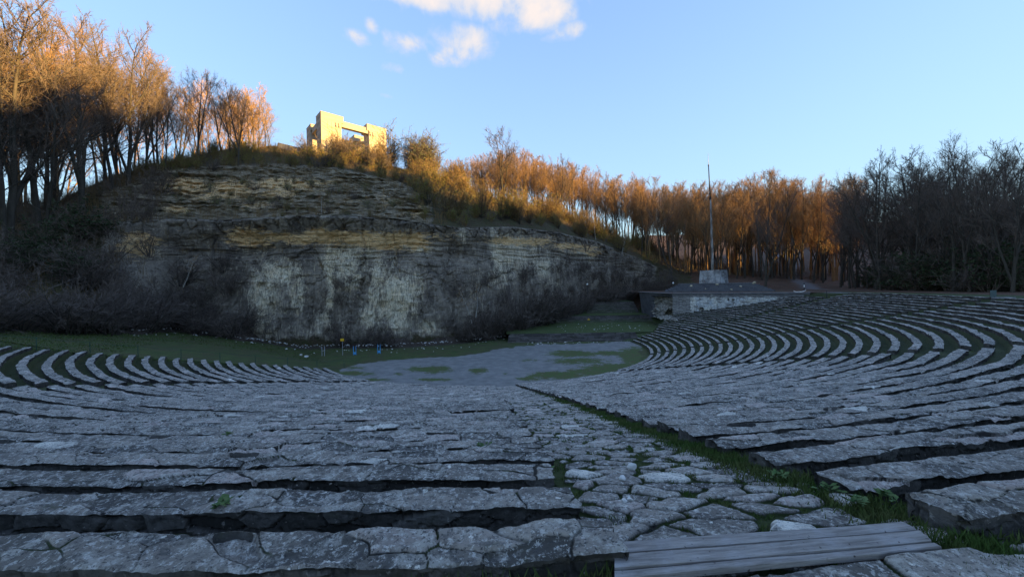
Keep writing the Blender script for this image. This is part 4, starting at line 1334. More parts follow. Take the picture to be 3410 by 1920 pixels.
def build_monument():
    mt = mat_monument()
    ang = math.atan2(.667, .745)
    root = empty('stone_monument', (-44.3, 88.0, 30.0), ang)
    tag(root, 'square sandstone monument of four linked pylons on top of the quarry hill', 'monument')
    # local x along the front, local y to the back left ; top z = 11.7
    H = 11.7
    Wd, Dp = 15.9, 13.1
    pw, pd = 5.1, 4.1
    for nm, (x0, y0) in enumerate([(0, 0), (Wd - pw, 0), (0, Dp - pd), (Wd - pw, Dp - pd)]):
        inx = .5; iny = .45
        fx = 1 if x0 == 0 else -1; fy = 1 if y0 == 0 else -1
        bx0, bx1 = (x0, x0 + pw - inx) if fx > 0 else (x0 + inx, x0 + pw)
        by0, by1 = (y0, y0 + pd - iny) if fy > 0 else (y0 + iny, y0 + pd)
        p = MB().box(bx0, bx1, by0, by1, -3, H - 1.55, .03).build('pylon', mt, root)
        MB().box(x0 - .003, x0 + pw + .003, y0 - .003, y0 + pd + .003, H - 1.552, H, .04).build('cap_block', mt, p)
        MB().box(x0 - .06, x0 + pw + .06, y0 - .06, y0 + pd + .06, H + .001, H + .10, .01).build('cornice', mt, p)
        # carved heads under the cap on the front
        mb = MB()
        if y0 == 0:
            xs = (bx1 - 1.15, bx1 - .45) if fx > 0 else (bx0 + .45, bx0 + 1.15)
            for xx in xs:
                mb.box(xx - .22, xx + .22, -.16, .02, H - 2.9, H - 2.0, .05); mb.box(xx - .14, xx + .14, -.30, -.14, H - 2.75, H - 2.35, .04)
                mb.box(xx - .26, xx + .26, -.22, .02, H - 2.1, H - 1.75, .04)
            mb.build('carved_corbel', mt, p)
            # incised lines as thin dark bars, groove shade put into their colour
            mb = MB()
            for (xa, za, xb, zb) in ([(.2, H - 2.2, 3.6, H - 3.6), (.2, H - 3.0, 3.6, H - 4.6), (1.4, H - 1.9, 1.4, H - 3.7), (2.3, H - 1.9, 2.3, H - 3.5), (1.4, H - 3.2, 3.4, H - 3.2), (3.6, H - 1.8, 3.6, H - 6), (.3, H - 3.7, 3.3, H - 5.2)]):
                if fx < 0: xa += Wd - pw + .7; xb += Wd - pw + .7
                mb.tube([(xa, -.012, za), (xb, -.012, zb)], .03, 4)
            mb.build('incised_lines', M['incised'], p)
    def lintel(x0, x1, y0, y1): MB().box(x0, x1, y0, y1, H - 2.3, H - .85, .02).build('lintel', mt, root)
    lintel(pw - .4, Wd - pw + .4, .25, 1.45); lintel(pw - .4, Wd - pw + .4, Dp - 1.45, Dp - .25)
    lintel(.35, 1.6, pd - .4, Dp - pd + .4); lintel(Wd - 1.6, Wd - .35, pd - .4, Dp - pd + .4)
    # dark capsule sculpture hung in the side opening
    mb = MB(); mb.tube([(1.0, pd + .1, H - 3.2), (1.0, pd + .5, H - 3.2), (1.0, pd + 2.0, H - 3.2), (1.0, pd + 2.4, H - 3.2)], [.3, .62, .62, .3], 12)
    mb.build('bronze_relief', M['rust_steel'], root, smooth=True)


M['incised'] = mat_simple('shadow_line_stone', (0.22, 0.18, 0.14), .9)
build_monument()
# low terrace wall in front of the monument
_a, _b = at_y(700, 359, 84.0), at_y(822, 389, 84.0)
_w = MB().box(0, float(np.linalg.norm(_b - _a)), -.2, .2, -1.2, 0, .02).build('terrace_wall', M['concrete'], None)
_w.matrix_world = Matrix.Translation(_a) @ Matrix.Rotation(0, 4, 'Z') @ Matrix.Rotation(-math.atan2(_b[2] - _a[2], _b[0] - _a[0]), 4, 'Y')
tag(_w, 'low stone terrace wall sloping down toward the monument on the hilltop', 'low wall')


# ---------------------------------------------------------------- lamps, posts, signs
def lamp(x, y, z, h, label):
    root = empty('globe_lamp', (x, y, z)); tag(root, label, 'lamp')
    MB().tube([(0, 0, -.3), (0, 0, .5), (0, 0, .5), (0, 0, h)], [.08, .08, .05, .045], 8).build('lamp_post', M['rust_steel'], root, smooth=True)
    MB().tube([(0, 0, h - .05), (0, 0, h + .06)], [.1, .1], 8).build('collar', M['rust_steel'], root)
    g = MB().sphere((0, 0, h + .24), .22, 16, 10).build('globe', M['globe'], root, smooth=True)


p = at_y(1478, 762, 85.6)
lamp(p[0], p[1], -4.2, 4.0, 'white globe lamp on a dark post at the left end of the uppermost steps')
p = at_y(1693.5, 711.5, 88); lamp(p[0], p[1], RIM, p[2] - RIM - .24, 'white globe lamp rising behind the left side of the flagpole platform')
p = at_y(2141, 673, 92); lamp(p[0], p[1], RIM, p[2] - RIM - .24, 'white globe lamp at the wood edge left of the gravel path')
p = at_y(2279, 673, 80); lamp(p[0], p[1], RIM, p[2] - RIM - .24, 'white globe lamp among the dark trees right of the gravel path')


def build_small():
    # railing posts along the radial aisle
    for i, n in enumerate(range(1, 34, 3)):
        x, y = pol(rrow(n) + .25, -.003)
        root = MB().tube([(0, 0, -.35), (0, 0, .85), (0, 0, .87)], [.04, .04, .02], 8).box(-.07, .07, -.07, .07, -.02, .02).build('railing_post', M['rust_steel'], smooth=False)
        root.location = (x, y, float(zbench(n)))
        tag(root, 'thin dark railing post in the narrow aisle, %s from the stage' % (['nearest', 'second', 'third', 'fourth', 'fifth', 'sixth', 'seventh', 'eighth', 'ninth', 'tenth', 'farthest'][i]), 'post', 'railing posts of the narrow aisle')
    # goal like pairs of posts near the quarry face
    def pair(px, py, y, mat, h, label, blue):
        q = at_y(px, py, y)
        root = empty('twin_post', (q[0], q[1], q[2])); tag(root, label, 'twin post', 'twin posts at the foot of the quarry face')
        for s in (-1, 1):
            MB().box(s * .17 - .035, s * .17 + .035, -.03, .03, -.2, h, .008).build('upright', M[mat], root)
        if blue:
            MB().box(-.134, .134, -.04, .04, .05, .36, .01).build('bracket', M[mat], root)
        else:
            MB().box(-.134, .134, -.02, .02, .0, .03, .005).build('bracket', M['rust_steel'], root)
    pair(813.5, 896, 49.0, 'pale_post', 1.25, 'pair of thin grey steel posts on the lawn left of the yellow board', False)
    pair(892.5, 892, 49.4, 'blue_post', 1.15, 'pair of blue steel posts on the lawn just right of the yellow board', True)
    pair(953.5, 888, 50.2, 'blue_post', 1.2, 'rightmost pair of blue steel posts below the white patch of rock', True)
    q = at_y(862, 895, 49.3)
    root = empty('board_on_pole', tuple(q)); tag(root, 'small yellow board on a thin grey pole in front of the rock face', 'sign')
    MB().tube([(0, 0, -.2), (0, 0, 2.25)], .028, 8).build('pole', M['pale_post'], root)
    MB().box(-.24, .24, -.05, -.03, 1.98, 2.32, .005).build('board', M['yellow'], root)
    MB().box(-.27, .27, -.029, -.01, 1.95, 2.35, .005).build('board_frame', M['rust_steel'], root)
    # yellow tag on the middle steps
    q = at_y(1476, 801, 76.9)
    o = MB().box(-.22, .22, -.04, .0, -.12, .10, .01).tube([(0, -.02, .08), (0, -.02, .25)], [.1, .02], 6).build('yellow_marker', M['yellow'])
    o.location = (q[0], 74.95, q[2] + .0); tag(o, 'little yellow marker on the left part of the middle steps', 'marker')
    # tape barrier at the end of the wall
    root = empty('tape_barrier', (46.9, 58.7, RIM)); tag(root, 'white and red tape strung between sticks at the rim end of the wall', 'barrier tape')
    pts = [at_y(1996, 731, 60.2), at_y(2010, 733, 59.5), at_y(2028, 729, 58.9)]
    low = [at_y(2000, 739, 60.0), at_y(2012, 740, 59.5), at_y(2029, 736, 58.9)]
    b = np.array([46.9, 58.7, RIM])
    for pp in (pts, low):
        mb = MB(); P3 = [p_ - b for p_ in pp]
        for a_, c_ in zip(P3[:-1], P3[1:]):
            for k in range(5):
                t0, t1 = k / 5, (k + 1) / 5
                sag = lambda t: np.array([0, 0, -.12 * 4 * t * (1 - t)])
                A_, B_ = a_ + (c_ - a_) * t0 + sag(t0), a_ + (c_ - a_) * t1 + sag(t1)
                mb.add([A_ + (0, 0, -.05), B_ + (0, 0, -.05), B_ + (0, 0, .05), A_ + (0, 0, .05), A_ + (0, .01, -.05), B_ + (0, .01, -.05), B_ + (0, .01, .05), A_ + (0, .01, .05)],
                       [(0, 1, 2, 3), (7, 6, 5, 4), (3, 2, 6, 7), (1, 0, 4, 5)])
        mb.build('tape', M['tape'], root)
    for pp in pts:
        q = pp - b
        MB().tube([(q[0], q[1], -.3), (q[0], q[1], q[2] + .1)], .03, 6).build('stake', M['log'], root)
    # marker post with white stripe near the path
    q = at_y(2023, 722, 66)
    root = empty('trail_post', (q[0], q[1], RIM)); tag(root, 'slim dark post with a white stripe beside the gravel path', 'post')
    MB().tube([(0, 0, -.2), (0, 0, 1.5)], .075, 8).build('shaft', M['rust_steel'], root)
    MB().tube([(0, 0, .75), (0, 0, 1.2)], .081, 8).build('white_band', M['tape'], root)
    # grey green board at the head of the right aisle
    q = at_y(2499, 745, 34.2)
    root = empty('information_board', (q[0], q[1], RIM)); tag(root, 'small grey green board on legs on the rim lawn at the right', 'board')
    MB().box(-.26, .26, -.03, .03, .12, .72, .01).build('panel', M['board_grey'], root)
    for s in (-1, 1): MB().box(s * .2 - .03, s * .2 + .03, .032, .08, -.2, .66, .005).build('leg', M['rust_steel'], root)
    # white slab beside it
    q = at_z(2515, 748.5, RIM + .03)
    o = MB().box(-.9, .9, -.35, .35, -.1, .05, .02).build('stone_slab', M['concrete']); o.location = tuple(q); o.rotation_euler = (0, 0, -.2)
    tag(o, 'flat pale slab on the rim lawn right of the grey green board', 'slab')
    # wire fence beside the left wedge
    root = empty('wire_fence', (-18, 41, STAGE)); tag(root, 'low wire fence on thin green posts between the left wedge and the lawn', 'fence')
    b = np.array([-18, 41, STAGE]); prev = None; mbw = MB()
    th = TH_L - .012
    for n in range(-1, 34, 3):
        x, y = pol(rad(n), th); z = float(np.clip(zbench(n) - .28, STAGE, RIM))
        base = np.array([x, y, z]) - b
        MB().tube([base + (0, 0, -.2), base + (0, 0, .95)], .022, 6).build('fence_post', M['green_post'], root)
        tp = base + (0, 0, .9)
        if prev is not None: mbw.tube([prev, (prev + tp) / 2 + (0, 0, -.05), tp], .012, 4)
        prev = tp
    mbw.build('wire', M['green_post'], root)
    # sticks of fallen branches by the wall end
    for (a0, a1, y) in (((1880, 716), (1883, 709), 84), ((1907, 716), (1911, 709), 82), ((1909, 710), (1918, 717), 82)):
        A, B = at_y(a0[0], a0[1], y), at_y(a1[0], a1[1], y); A[2] = RIM
        o = MB().tube([(0, 0, 0), tuple(B - A)], [.07, .04], 6).build('fallen_branch', M['log']); o.location = tuple(A)
        tag(o, 'pale broken branch leaning on the podium right of the platform', 'branch', 'pale branches leaning by the platform')
    # loose rocks
    rk = [(165, 823, 39, .55, 'flat pale sandstone boulder lying on the lawn below the dark thicket', 'pale_rock'), (212, 800, 41, .8, 'large pointed pale boulder at the foot of the dark thicket', 'pale_rock'),
          (208, 830, 38.4, .5, 'pale round boulder nearest the left benches', 'pale_rock')]
    for (px, py, y, s, lb, mt) in [(232, 805, 42, .75, 'large pointed pale boulder at the foot of the dark thicket', 'pale_rock'), (212, 824, 39.5, .5, 'pale flat boulder on the lawn in front of the thicket', 'pale_rock'),
                                   (206, 833, 38.5, .42, 'smaller pale boulder nearest the left benches', 'pale_rock'), (222, 793, 43.5, .45, 'pale boulder half hidden under the dark thicket', 'pale_rock'), (770, 897, 43.8, .33, 'white flat stone lying on the lawn before the rock face', 'white_rock'),
                                   (757, 892, 44.6, .2, 'tiny white stone next to a flat one on the lawn', 'white_rock')]:
        V, F = rock_mesh(int(px), s, .5)
        q = at_y(px, py, y)
        o = MB().add(V, F).build('boulder', M[mt]); o.location = tuple(q); tag(o, lb, 'boulder')
    for i, (px, py, s, lb) in enumerate([(1590, 1178, .075, 'squat white stone standing on the paving in the middle of the aisle'), (1568, 1208, .05, 'small white pebble lower left of the squat white stone'),
                                   (1570, 1262, .035, 'tiny white pebble on moss near the second bench end'), (1585, 1258, .03, 'tiny pale pebble beside another on the moss')]):
        V, F = rock_mesh(200 + i, s, .8)
        q = surf_at(px, py); o = MB().add(V, F).build('loose_stone', M['white_rock']); o.location = (q[0], q[1], q[2] + s * .45); tag(o, lb, 'stone')


def surf_at(px, py, dz=-.2):
    d = pxdir(px, py); ts = np.linspace(1, 80, 40000); P = d[None] * ts[:, None]
    r = np.hypot(P[:, 0] - CX, P[:, 1] - CY); z = zbench(nof(r)) + dz
    i = np.argmax(P[:, 2] < z); return P[i]


build_small()


def litter_stones():
    """loose pale chips scattered along the foot of the quarry face and on the terraces"""
    mb = MB(); rs = np.random.RandomState(8)
    for i in range(520):
        if i < 400:
            c = rs.uniform(330, 1300); yb = float(np.interp(c, HC, [HP[q][0][0] for q in HC]))
            y = yb - 1 - abs(rs.normal(0, 2.2)); x = (c - 1288) / 937 * y
            z = float(z_left(x, y)) if x < -18 else STAGE
            z += .15 if y < yb - 4 else .5
        elif i < 460:
            x, y, z = rs.uniform(2, 25), 57.5 - rs.uniform(0, 3) * rs.uniform(), STAGE + .04
        else:
            x, y, z = rs.uniform(8, 25), rs.uniform(60, 74), -7.72
        s = rs.uniform(.04, .13) * (1.8 if rs.uniform() < .07 else 1)
        V, F = rock_mesh(i % 13, s, .5); mb.add(V + (x, y, z), F)
    tag(mb.build('stone_chips', M['white_rock']), 'scatter of pale stone chips at the foot of the rock face', 'stone chips', kind='stuff')


litter_stones()


# ---------------------------------------------------------------- bare trees
def cones(P0, P1, r0, r1, sides):
    """batch of truncated cones -> V, quads"""
    P0 = np.asarray(P0, float); P1 = np.asarray(P1, float); r0 = np.asarray(r0, float); r1 = np.asarray(r1, float)
    d = P1 - P0; L = np.linalg.norm(d, axis=1, keepdims=True) + 1e-9; d = d / L
    ref = np.where(np.abs(d[:, 2:3]) > .9, np.array([[1., 0, 0]]), np.array([[0, 0, 1.]]))
    a = np.cross(d, ref); a /= np.linalg.norm(a, axis=1, keepdims=True) + 1e-9
    b = np.cross(d, a)
    q = np.arange(sides) * 2 * PI / sides
    ca, sa = np.cos(q)[None, :, None], np.sin(q)[None, :, None]
    off = ca * a[:, None, :] + sa * b[:, None, :]
    A = P0[:, None, :] + off * r0[:, None, None]; B = P1[:, None, :] + off * r1[:, None, None]
    n = len(P0); V = np.concatenate([A, B], 1).reshape(-1, 3)
    base = (np.arange(n) * 2 * sides)[:, None]
    k = np.arange(sides)[None, :]; k2 = (k + 1) % sides
    F = np.stack([base + k, base + k2, base + sides + k2, base + sides + k], -1).reshape(-1, 4)
    return V, F


def twigs_vf(P0, P1, r0):
    """thin 3-sided spikes"""
    P0 = np.asarray(P0, float); P1 = np.asarray(P1, float)
    d = P1 - P0; d /= np.linalg.norm(d, axis=1, keepdims=True) + 1e-9
    ref = np.where(np.abs(d[:, 2:3]) > .9, np.array([[1., 0, 0]]), np.array([[0, 0, 1.]]))
    a = np.cross(d, ref); a /= np.linalg.norm(a, axis=1, keepdims=True) + 1e-9; b = np.cross(d, a)
    r0 = np.asarray(r0)[:, None]
    V = np.stack([P0 + a * r0, P0 - a * r0 * .5 + b * r0 * .87, P0 - a * r0 * .5 - b * r0 * .87, P1], 1).reshape(-1, 3)
    n = len(P0); i = (np.arange(n) * 4)[:, None]
    F = np.concatenate([i + [[0, 1, 3]], i + [[1, 2, 3]], i + [[2, 0, 3]]], 0)
    return V, F


def grow_tree(seed, H=20.0, clear=.42, spread=.26, limbs=15, sub=7, tw=6, tt=3, fork=0, up=.75, r0=.24, twr=.022, limb_curve=.5):
    rs = np.random.RandomState(seed)
    seg = {0: [], 1: [], 2: [], 3: []}; tws = []
    def path(p, d, L, n, wob, upt):
        pts = [p]; d = d / np.linalg.norm(d)
        for i in range(n):
            d = d + rs.normal(0, wob, 3) + np.array([0, 0, upt / n]); d /= np.linalg.norm(d)
            pts.append(pts[-1] + d * L / n)
        return pts
    def put(lv, pts, ra, rb):
        n = len(pts) - 1
        for i in range(n):
            seg[lv].append((pts[i], pts[i + 1], ra + (rb - ra) * i / n, ra + (rb - ra) * (i + 1) / n))
    stems = []
    lean = rs.normal(0, .035, 2)
    main = path(np.array([0, 0, -.4]), np.array([lean[0], lean[1], 1.0]), H * .97, 12, .035, .3)
    put(0, main, r0, .035); stems.append((main, r0, clear, 1.0))
    for f in range(fork):
        t = rs.uniform(clear * .6, clear * 1.1); i = int(t * 12)
        az = rs.uniform(0, 6.28); d = np.array([math.cos(az) * .42, math.sin(az) * .42, 1])
        st = path(main[i], d, H * (1 - t) * .92, 9, .05, .5)
        put(0, st, r0 * .68, .03); stems.append((st, r0 * .7, .18, .8))
    for (st, rr, cl, k) in stems:
        ns = len(st) - 1
        for j in range(int(limbs * k)):
            t = cl + (1 - cl) * ((j + rs.uniform(0, 1)) / (limbs * k)) ** .9
            t = min(t, .985); f = t * ns; i = int(f); p = st[i] + (st[min(i + 1, ns)] - st[i]) * (f - i)
            az = rs.uniform(0, 6.28) + j * 2.4
            el = up + rs.uniform(-.25, .35)
            d = np.array([math.cos(az), math.sin(az), el])
            tt_ = (t - cl) / (1 - cl)
            L = H * spread * (1.0 - .55 * tt_ ** 1.6) * rs.uniform(.65, 1.15)
            lp = path(p, d, L, 6, .10, limb_curve)
            lr = max(.03, rr * .36 * (1 - .6 * t))
            put(1, lp, lr, .016)
            for s_ in range(sub):
                u = .22 + .78 * (s_ + rs.uniform()) / sub; f2 = min(u * 6, 5.99); i2 = int(f2)
                q = lp[i2] + (lp[i2 + 1] - lp[i2]) * (f2 - i2); dd = lp[i2 + 1] - lp[i2]; dd /= np.linalg.norm(dd)
                d2 = dd * .9 + rs.normal(0, .55, 3) + np.array([0, 0, .25])
                L2 = L * .50 * rs.uniform(.6, 1.15) * (1.15 - .5 * u)
                bp = path(q, d2, L2, 3, .12, .25)
                put(2, bp, .02, .010)
                for v in range(tw):
                    u3 = .15 + .85 * (v + rs.uniform()) / tw; f3 = min(u3 * 3, 2.99); i3 = int(f3)
                    q3 = bp[i3] + (bp[i3 + 1] - bp[i3]) * (f3 - i3); d3 = bp[i3 + 1] - bp[i3]; d3 /= np.linalg.norm(d3)
                    dd3 = d3 + rs.normal(0, .5, 3) + np.array([0, 0, .2]); dd3 /= np.linalg.norm(dd3)
                    L3 = L2 * .60 * rs.uniform(.6, 1.3)
                    e = q3 + dd3 * L3; tws.append((q3, e))
                    for w in range(tt):
                        u4 = rs.uniform(.15, .9); q4 = q3 + dd3 * L3 * u4
                        d4 = dd3 + rs.normal(0, .6, 3); d4 /= np.linalg.norm(d4)
                        tws.append((q4, q4 + d4 * L3 * rs.uniform(.4, .8)))
    def cat(levels, sides):
        Vs, Fs, off = [], [], 0
        for lv, sd in zip(levels, sides):
            if not seg[lv]: continue
            A = seg[lv]
            V, F = cones([a[0] for a in A], [a[1] for a in A], [a[2] for a in A], [a[3] for a in A], sd)
            Vs.append(V); Fs.append(F + off); off += len(V)
        return np.concatenate(Vs), np.concatenate(Fs), off
    tv, tf, _ = cat((0, 1), (8, 5))
    cv, cf, off = cat((2,), (3,))
    a = np.array([t[0] for t in tws]); b = np.array([t[1] for t in tws])
    wv, wf = twigs_vf(a, b, np.full(len(a), twr))
    return (tv, [tf]), (np.concatenate([cv, wv]), [cf, wf + off]), b


def proto(name, trunk, crown, bark, twig, extra=None):
    """returns unlinked (empty, [part meshes])"""
    parts = [mesh_np('trunk', trunk[0], trunk[1], bark, smooth=True, link=False), mesh_np('crown', crown[0], crown[1], twig, link=False)]
    if extra: parts.append(mesh_np('leaves', extra[0], extra[1], extra[2], link=False))
    return (name, parts)


def place(pr, x, y, z, s, rz, label, cat, group, sz=None, tilt=(0, 0)):
    name, parts = pr
    root = empty(name, (x, y, z), rz); root.scale = (s, s, sz or s); root.rotation_euler = (tilt[0], tilt[1], rz)
    tag(root, label, cat, group)
    for q in parts:
        c = q.copy(); C.objects.link(c); c.parent = root
    return root


TALL = []; DARK = []; OPEN = []
for i, (cl, sp, fk) in enumerate([(.30, .25, 0), (.26, .27, 1), (.36, .24, 0), (.22, .27, 1), (.32, .26, 1)]):
    t, c, _ = grow_tree(100 + i, 20, cl, sp, 22, 8, 5, 3, fk, .85, .19, .0125, .6)
    TALL.append(proto('bare_tree', t, c, M['bark'], M['twig']))
    t, c, _ = grow_tree(150 + i, 20, cl * .9, sp * 1.1, 18, 7, 5, 2, fk, .85, .20, .012, .6)
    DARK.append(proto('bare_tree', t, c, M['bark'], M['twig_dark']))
for i, (cl, sp, fk) in enumerate([(.22, .34, 2), (.28, .32, 1), (.18, .30, 2)]):
    t, c, _ = grow_tree(200 + i, 20, cl, sp, 14, 7, 5, 3, fk, .7, .30, .02, .45)
    OPEN.append(proto('bare_tree', t, c, M['bark'], M['twig_dark']))


def wood_mass(name, n, cf, yf, label, mat, seed, hmin, hmax):
    """far rows of a wood merged into one mass"""
    lows = [grow_tree(500 + i, 20, .3, .26, 15, 6, 4, 2, i % 2, .95, .16, .022, .7)[:2] for i in range(3)]
    rs = np.random.RandomState(seed); Vs = []; Fq = []; Ft = []; off = 0
    for k in range(n):
        c = cf(rs); y = yf(c, rs); x = (c - 1288) / 937 * y; z = gz(x, y)
        h = (sky_z(c, y) - z) * rs.uniform(.7, .97)
        if h < hmin * .6: continue
        h = min(max(h, hmin), hmax); s = h / 19.6; a = rs.uniform(0, 6.28)
        R = np.array([[math.cos(a), -math.sin(a), 0], [math.sin(a), math.cos(a), 0], [0, 0, 1]]) * s
        (tv, tf), (cv, cf_) = lows[rs.randint(3)]
        for V, F in ((tv, tf), (cv, cf_)):
            Vs.append(V @ R.T + (x, y, z))
            for f in F: (Fq if f.shape[1] == 4 else Ft).append(f + off)
            off += len(V)
    tag(mesh_np(name, np.concatenate(Vs), [np.concatenate(Fq), np.concatenate(Ft)], mat), label, 'wood', kind='stuff')


BIRCH = []
for i in range(2):
    t, c, _ = grow_tree(300 + i, 12, .35, .16, 12, 5, 4, 2, 0, .9, .10, .014, .2)
    BIRCH.append(proto('birch_tree', t, c, M['bark_pale'], M['twig']))

SKY_X = [-300, 0, 60, 150, 200, 280, 340, 390, 430, 470, 560, 620, 680, 715, 735, 1000, 1120, 1170, 1300, 1340, 1400, 1450, 1500, 1560, 1600, 1650, 1700, 1760, 1830, 1880, 1930, 1980, 2050, 2080, 2110, 2150, 2200, 2260, 2320, 2400, 2450, 2500, 2540, 2575, 2700]
SKY_Y = [0, 8, 15, 40, 55, 75, 105, 150, 165, 190, 205, 210, 225, 255, 380, 400, 405, 392, 372, 388, 398, 412, 428, 432, 442, 462, 464, 466, 458, 442, 428, 438, 450, 466, 442, 422, 405, 392, 376, 352, 352, 366, 395, 410, 380]


def sky_z(c, y): return (horizon(c) - float(np.interp(c, SKY_X, SKY_Y))) / 937.0 * y


def forest(zone, n, cf, yf, protos, label, group, mind, hmin, hmax, seed, jitter=(.8, 1.03), edge=None):
    rs = np.random.RandomState(seed); pts = []; tries = 0
    while len(pts) < n and tries < 20000:
        tries += 1
        c = cf(rs); y = yf(c, rs); x = (c - 1288) / 937 * y
        if any((x - a) ** 2 + (y - b) ** 2 < mind ** 2 for a, b, _ in pts): continue
        pts.append((x, y, c))
    pts.sort(key=lambda p: p[1])
    for k, (x, y, c) in enumerate(pts):
        z = gz(x, y)
        h = (sky_z(c, y) - z) * rs.uniform(*jitter)
        if h < hmin * .6: continue
        h = min(max(h, hmin), hmax)
        pr = protos[rs.randint(len(protos))]
        s = h / 19.6; w = min(s, (h / 19.6) ** .8 * .95) * rs.uniform(.85, 1.15)
        place(pr, x, y, z - .1, w, rs.uniform(0, 6.28), label, 'tree', group, sz=s, tilt=(rs.normal(0, .025), rs.normal(0, .025)))


def hy(k, c): return float(np.interp(c, HC, [HP[q][k][0] for q in HC]))


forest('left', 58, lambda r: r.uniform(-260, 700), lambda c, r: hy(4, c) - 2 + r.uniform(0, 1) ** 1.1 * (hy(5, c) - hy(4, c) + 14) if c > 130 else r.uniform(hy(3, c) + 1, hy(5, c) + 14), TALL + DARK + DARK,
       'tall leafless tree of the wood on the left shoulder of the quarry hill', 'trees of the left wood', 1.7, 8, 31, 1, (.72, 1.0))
forest('ridge', 44, lambda r: r.uniform(1150, 1620), lambda c, r: hy(5, c) + r.uniform(-3, 22), TALL,
       'leafless sunlit tree behind the ridge right of the monument', 'trees behind the right ridge', 2.2, 8, 22, 2, (.8, 1.02))
forest('centre', 88, lambda r: r.uniform(1590, 2140), lambda c, r: max(hy(4, c) - 14 if c > 1720 else hy(4, c) - 1, 93) + r.uniform(0, 1) ** 1.2 * 42, TALL,
       'tall slender leafless tree of the wood behind the flagpole', 'trees of the wood behind the flagpole', 1.8, 15, 33, 3, (.82, 1.0))
wood_mass('far_wood', 46, lambda r: r.uniform(-300, 690), lambda c, r: hy(5, c) + r.uniform(6, 32), 'mass of leafless trees deep in the wood on the left', M['twig'], 61, 8, 30)
wood_mass('far_wood', 90, lambda r: r.uniform(1130, 1600), lambda c, r: hy(5, c) + r.uniform(8, 40), 'mass of sunlit leafless trees far behind the right ridge', M['twig'], 62, 8, 24)
wood_mass('far_wood', 130, lambda r: r.uniform(1560, 2130), lambda c, r: 112 + r.uniform(0, 1) * 34, 'mass of leafless trees deep in the wood behind the flagpole', M['twig'], 63, 14, 27)
_ey = lambda c: float(np.interp(c, [2080, 2140, 2200, 2300, 2400, 2500, 2600, 2900], [98, 84, 71, 58, 52, 47.5, 46.5, 40]))
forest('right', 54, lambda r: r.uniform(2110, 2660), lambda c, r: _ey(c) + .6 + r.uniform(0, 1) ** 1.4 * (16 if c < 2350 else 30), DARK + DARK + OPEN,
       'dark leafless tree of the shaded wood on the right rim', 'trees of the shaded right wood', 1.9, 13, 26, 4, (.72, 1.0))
rs_ = np.random.RandomState(5)
for k in range(22):
    x = rs_.uniform(64, 96); y = rs_.uniform(-30, 40)
    place(DARK[k % 5], x, y, RIM - .1, rs_.uniform(.9, 1.1), rs_.uniform(0, 6), 'dark leafless tree of the shaded wood on the right rim', 'tree', 'trees of the shaded right wood')

# single trees that stand out
for (c, base, top, y, pr, w, lb) in [
    (1268, 480, 335, 92, OPEN[0], 1.0, 'big dark spreading leafless tree standing alone on the sunlit ridge'),
    (1415, 530, 398, 98, OPEN[2], .8, 'spreading leafless tree on the ridge just right of the biggest one'),
    (505, 402, 172, 74, OPEN[1], .72, 'dark forked leafless tree at the open right part of the left wood'),
    (330, 432, 95, 64, OPEN[0], .8, 'thick dark tree leaning over the left slope in front of the wood'),
    (215, 500, 60, 58, OPEN[2], .9, 'tall dark many-stemmed tree in front of the left wood'),
    (105, 520, 30, 54, OPEN[1], .9, 'dark tree with long arching limbs at the far left'),
    (25, 530, 8, 50, OPEN[0], .9, 'dark broad tree cut by the left picture edge'),
    (1690, 690, 470, 104, DARK[1], .9, 'dark slim tree on the leafy slope left of the flagpole'),
    (1925, 715, 450, 88, OPEN[2], .7, 'thick-stemmed dark tree right behind the flagpole platform'),
    (2215, 728, 400, 68, DARK[3], 1.0, 'dark tree at the left corner of the shaded wood by the path'),
    (2545, 735, 372, 47, OPEN[0], .75, 'dark tree with long thin branches against the bright sky at the right edge')]:
    x = (c - 1288) / 937 * y; zb = gz(x, y); h = (horizon(c) - top) / 937 * y - zb
    place(pr, x, y, zb - .2, h / 19.6 * w, c * .7, lb, 'tree', 'single trees standing out from the woods', sz=h / 19.6)
for (c, base, top, y, s, lb) in [(1185, 805, 712, 58.5, .9, 'thin pale birch trunk at the foot of the rock face'), (1196, 790, 705, 58.0, 1.0, 'second thin pale birch beside the first at the rock foot'),
                              (812, 541, 485, 59.5, .6, 'slender pale tree on the rock ledge below the monument'), (1500, 600, 520, 95, .9, 'leaning pale birch on the green slope at the end of the quarry'),
                              (1565, 640, 560, 99, .9, 'pale forked birch at the right end of the quarry face'), (462, 715, 630, 54, .8, 'dead pale leaning trunk above the left thicket')]:
    x = (c - 1288) / 937 * y; zb = (horizon(c) - base) / 937 * y; h = (base - top) / 937 * y
    place(BIRCH[c % 2], x, y, zb - .3, s * .75, c, lb, 'tree', 'pale birches around the quarry', sz=h / 11.6, tilt=(.05, .08 if c != 462 else -.2))


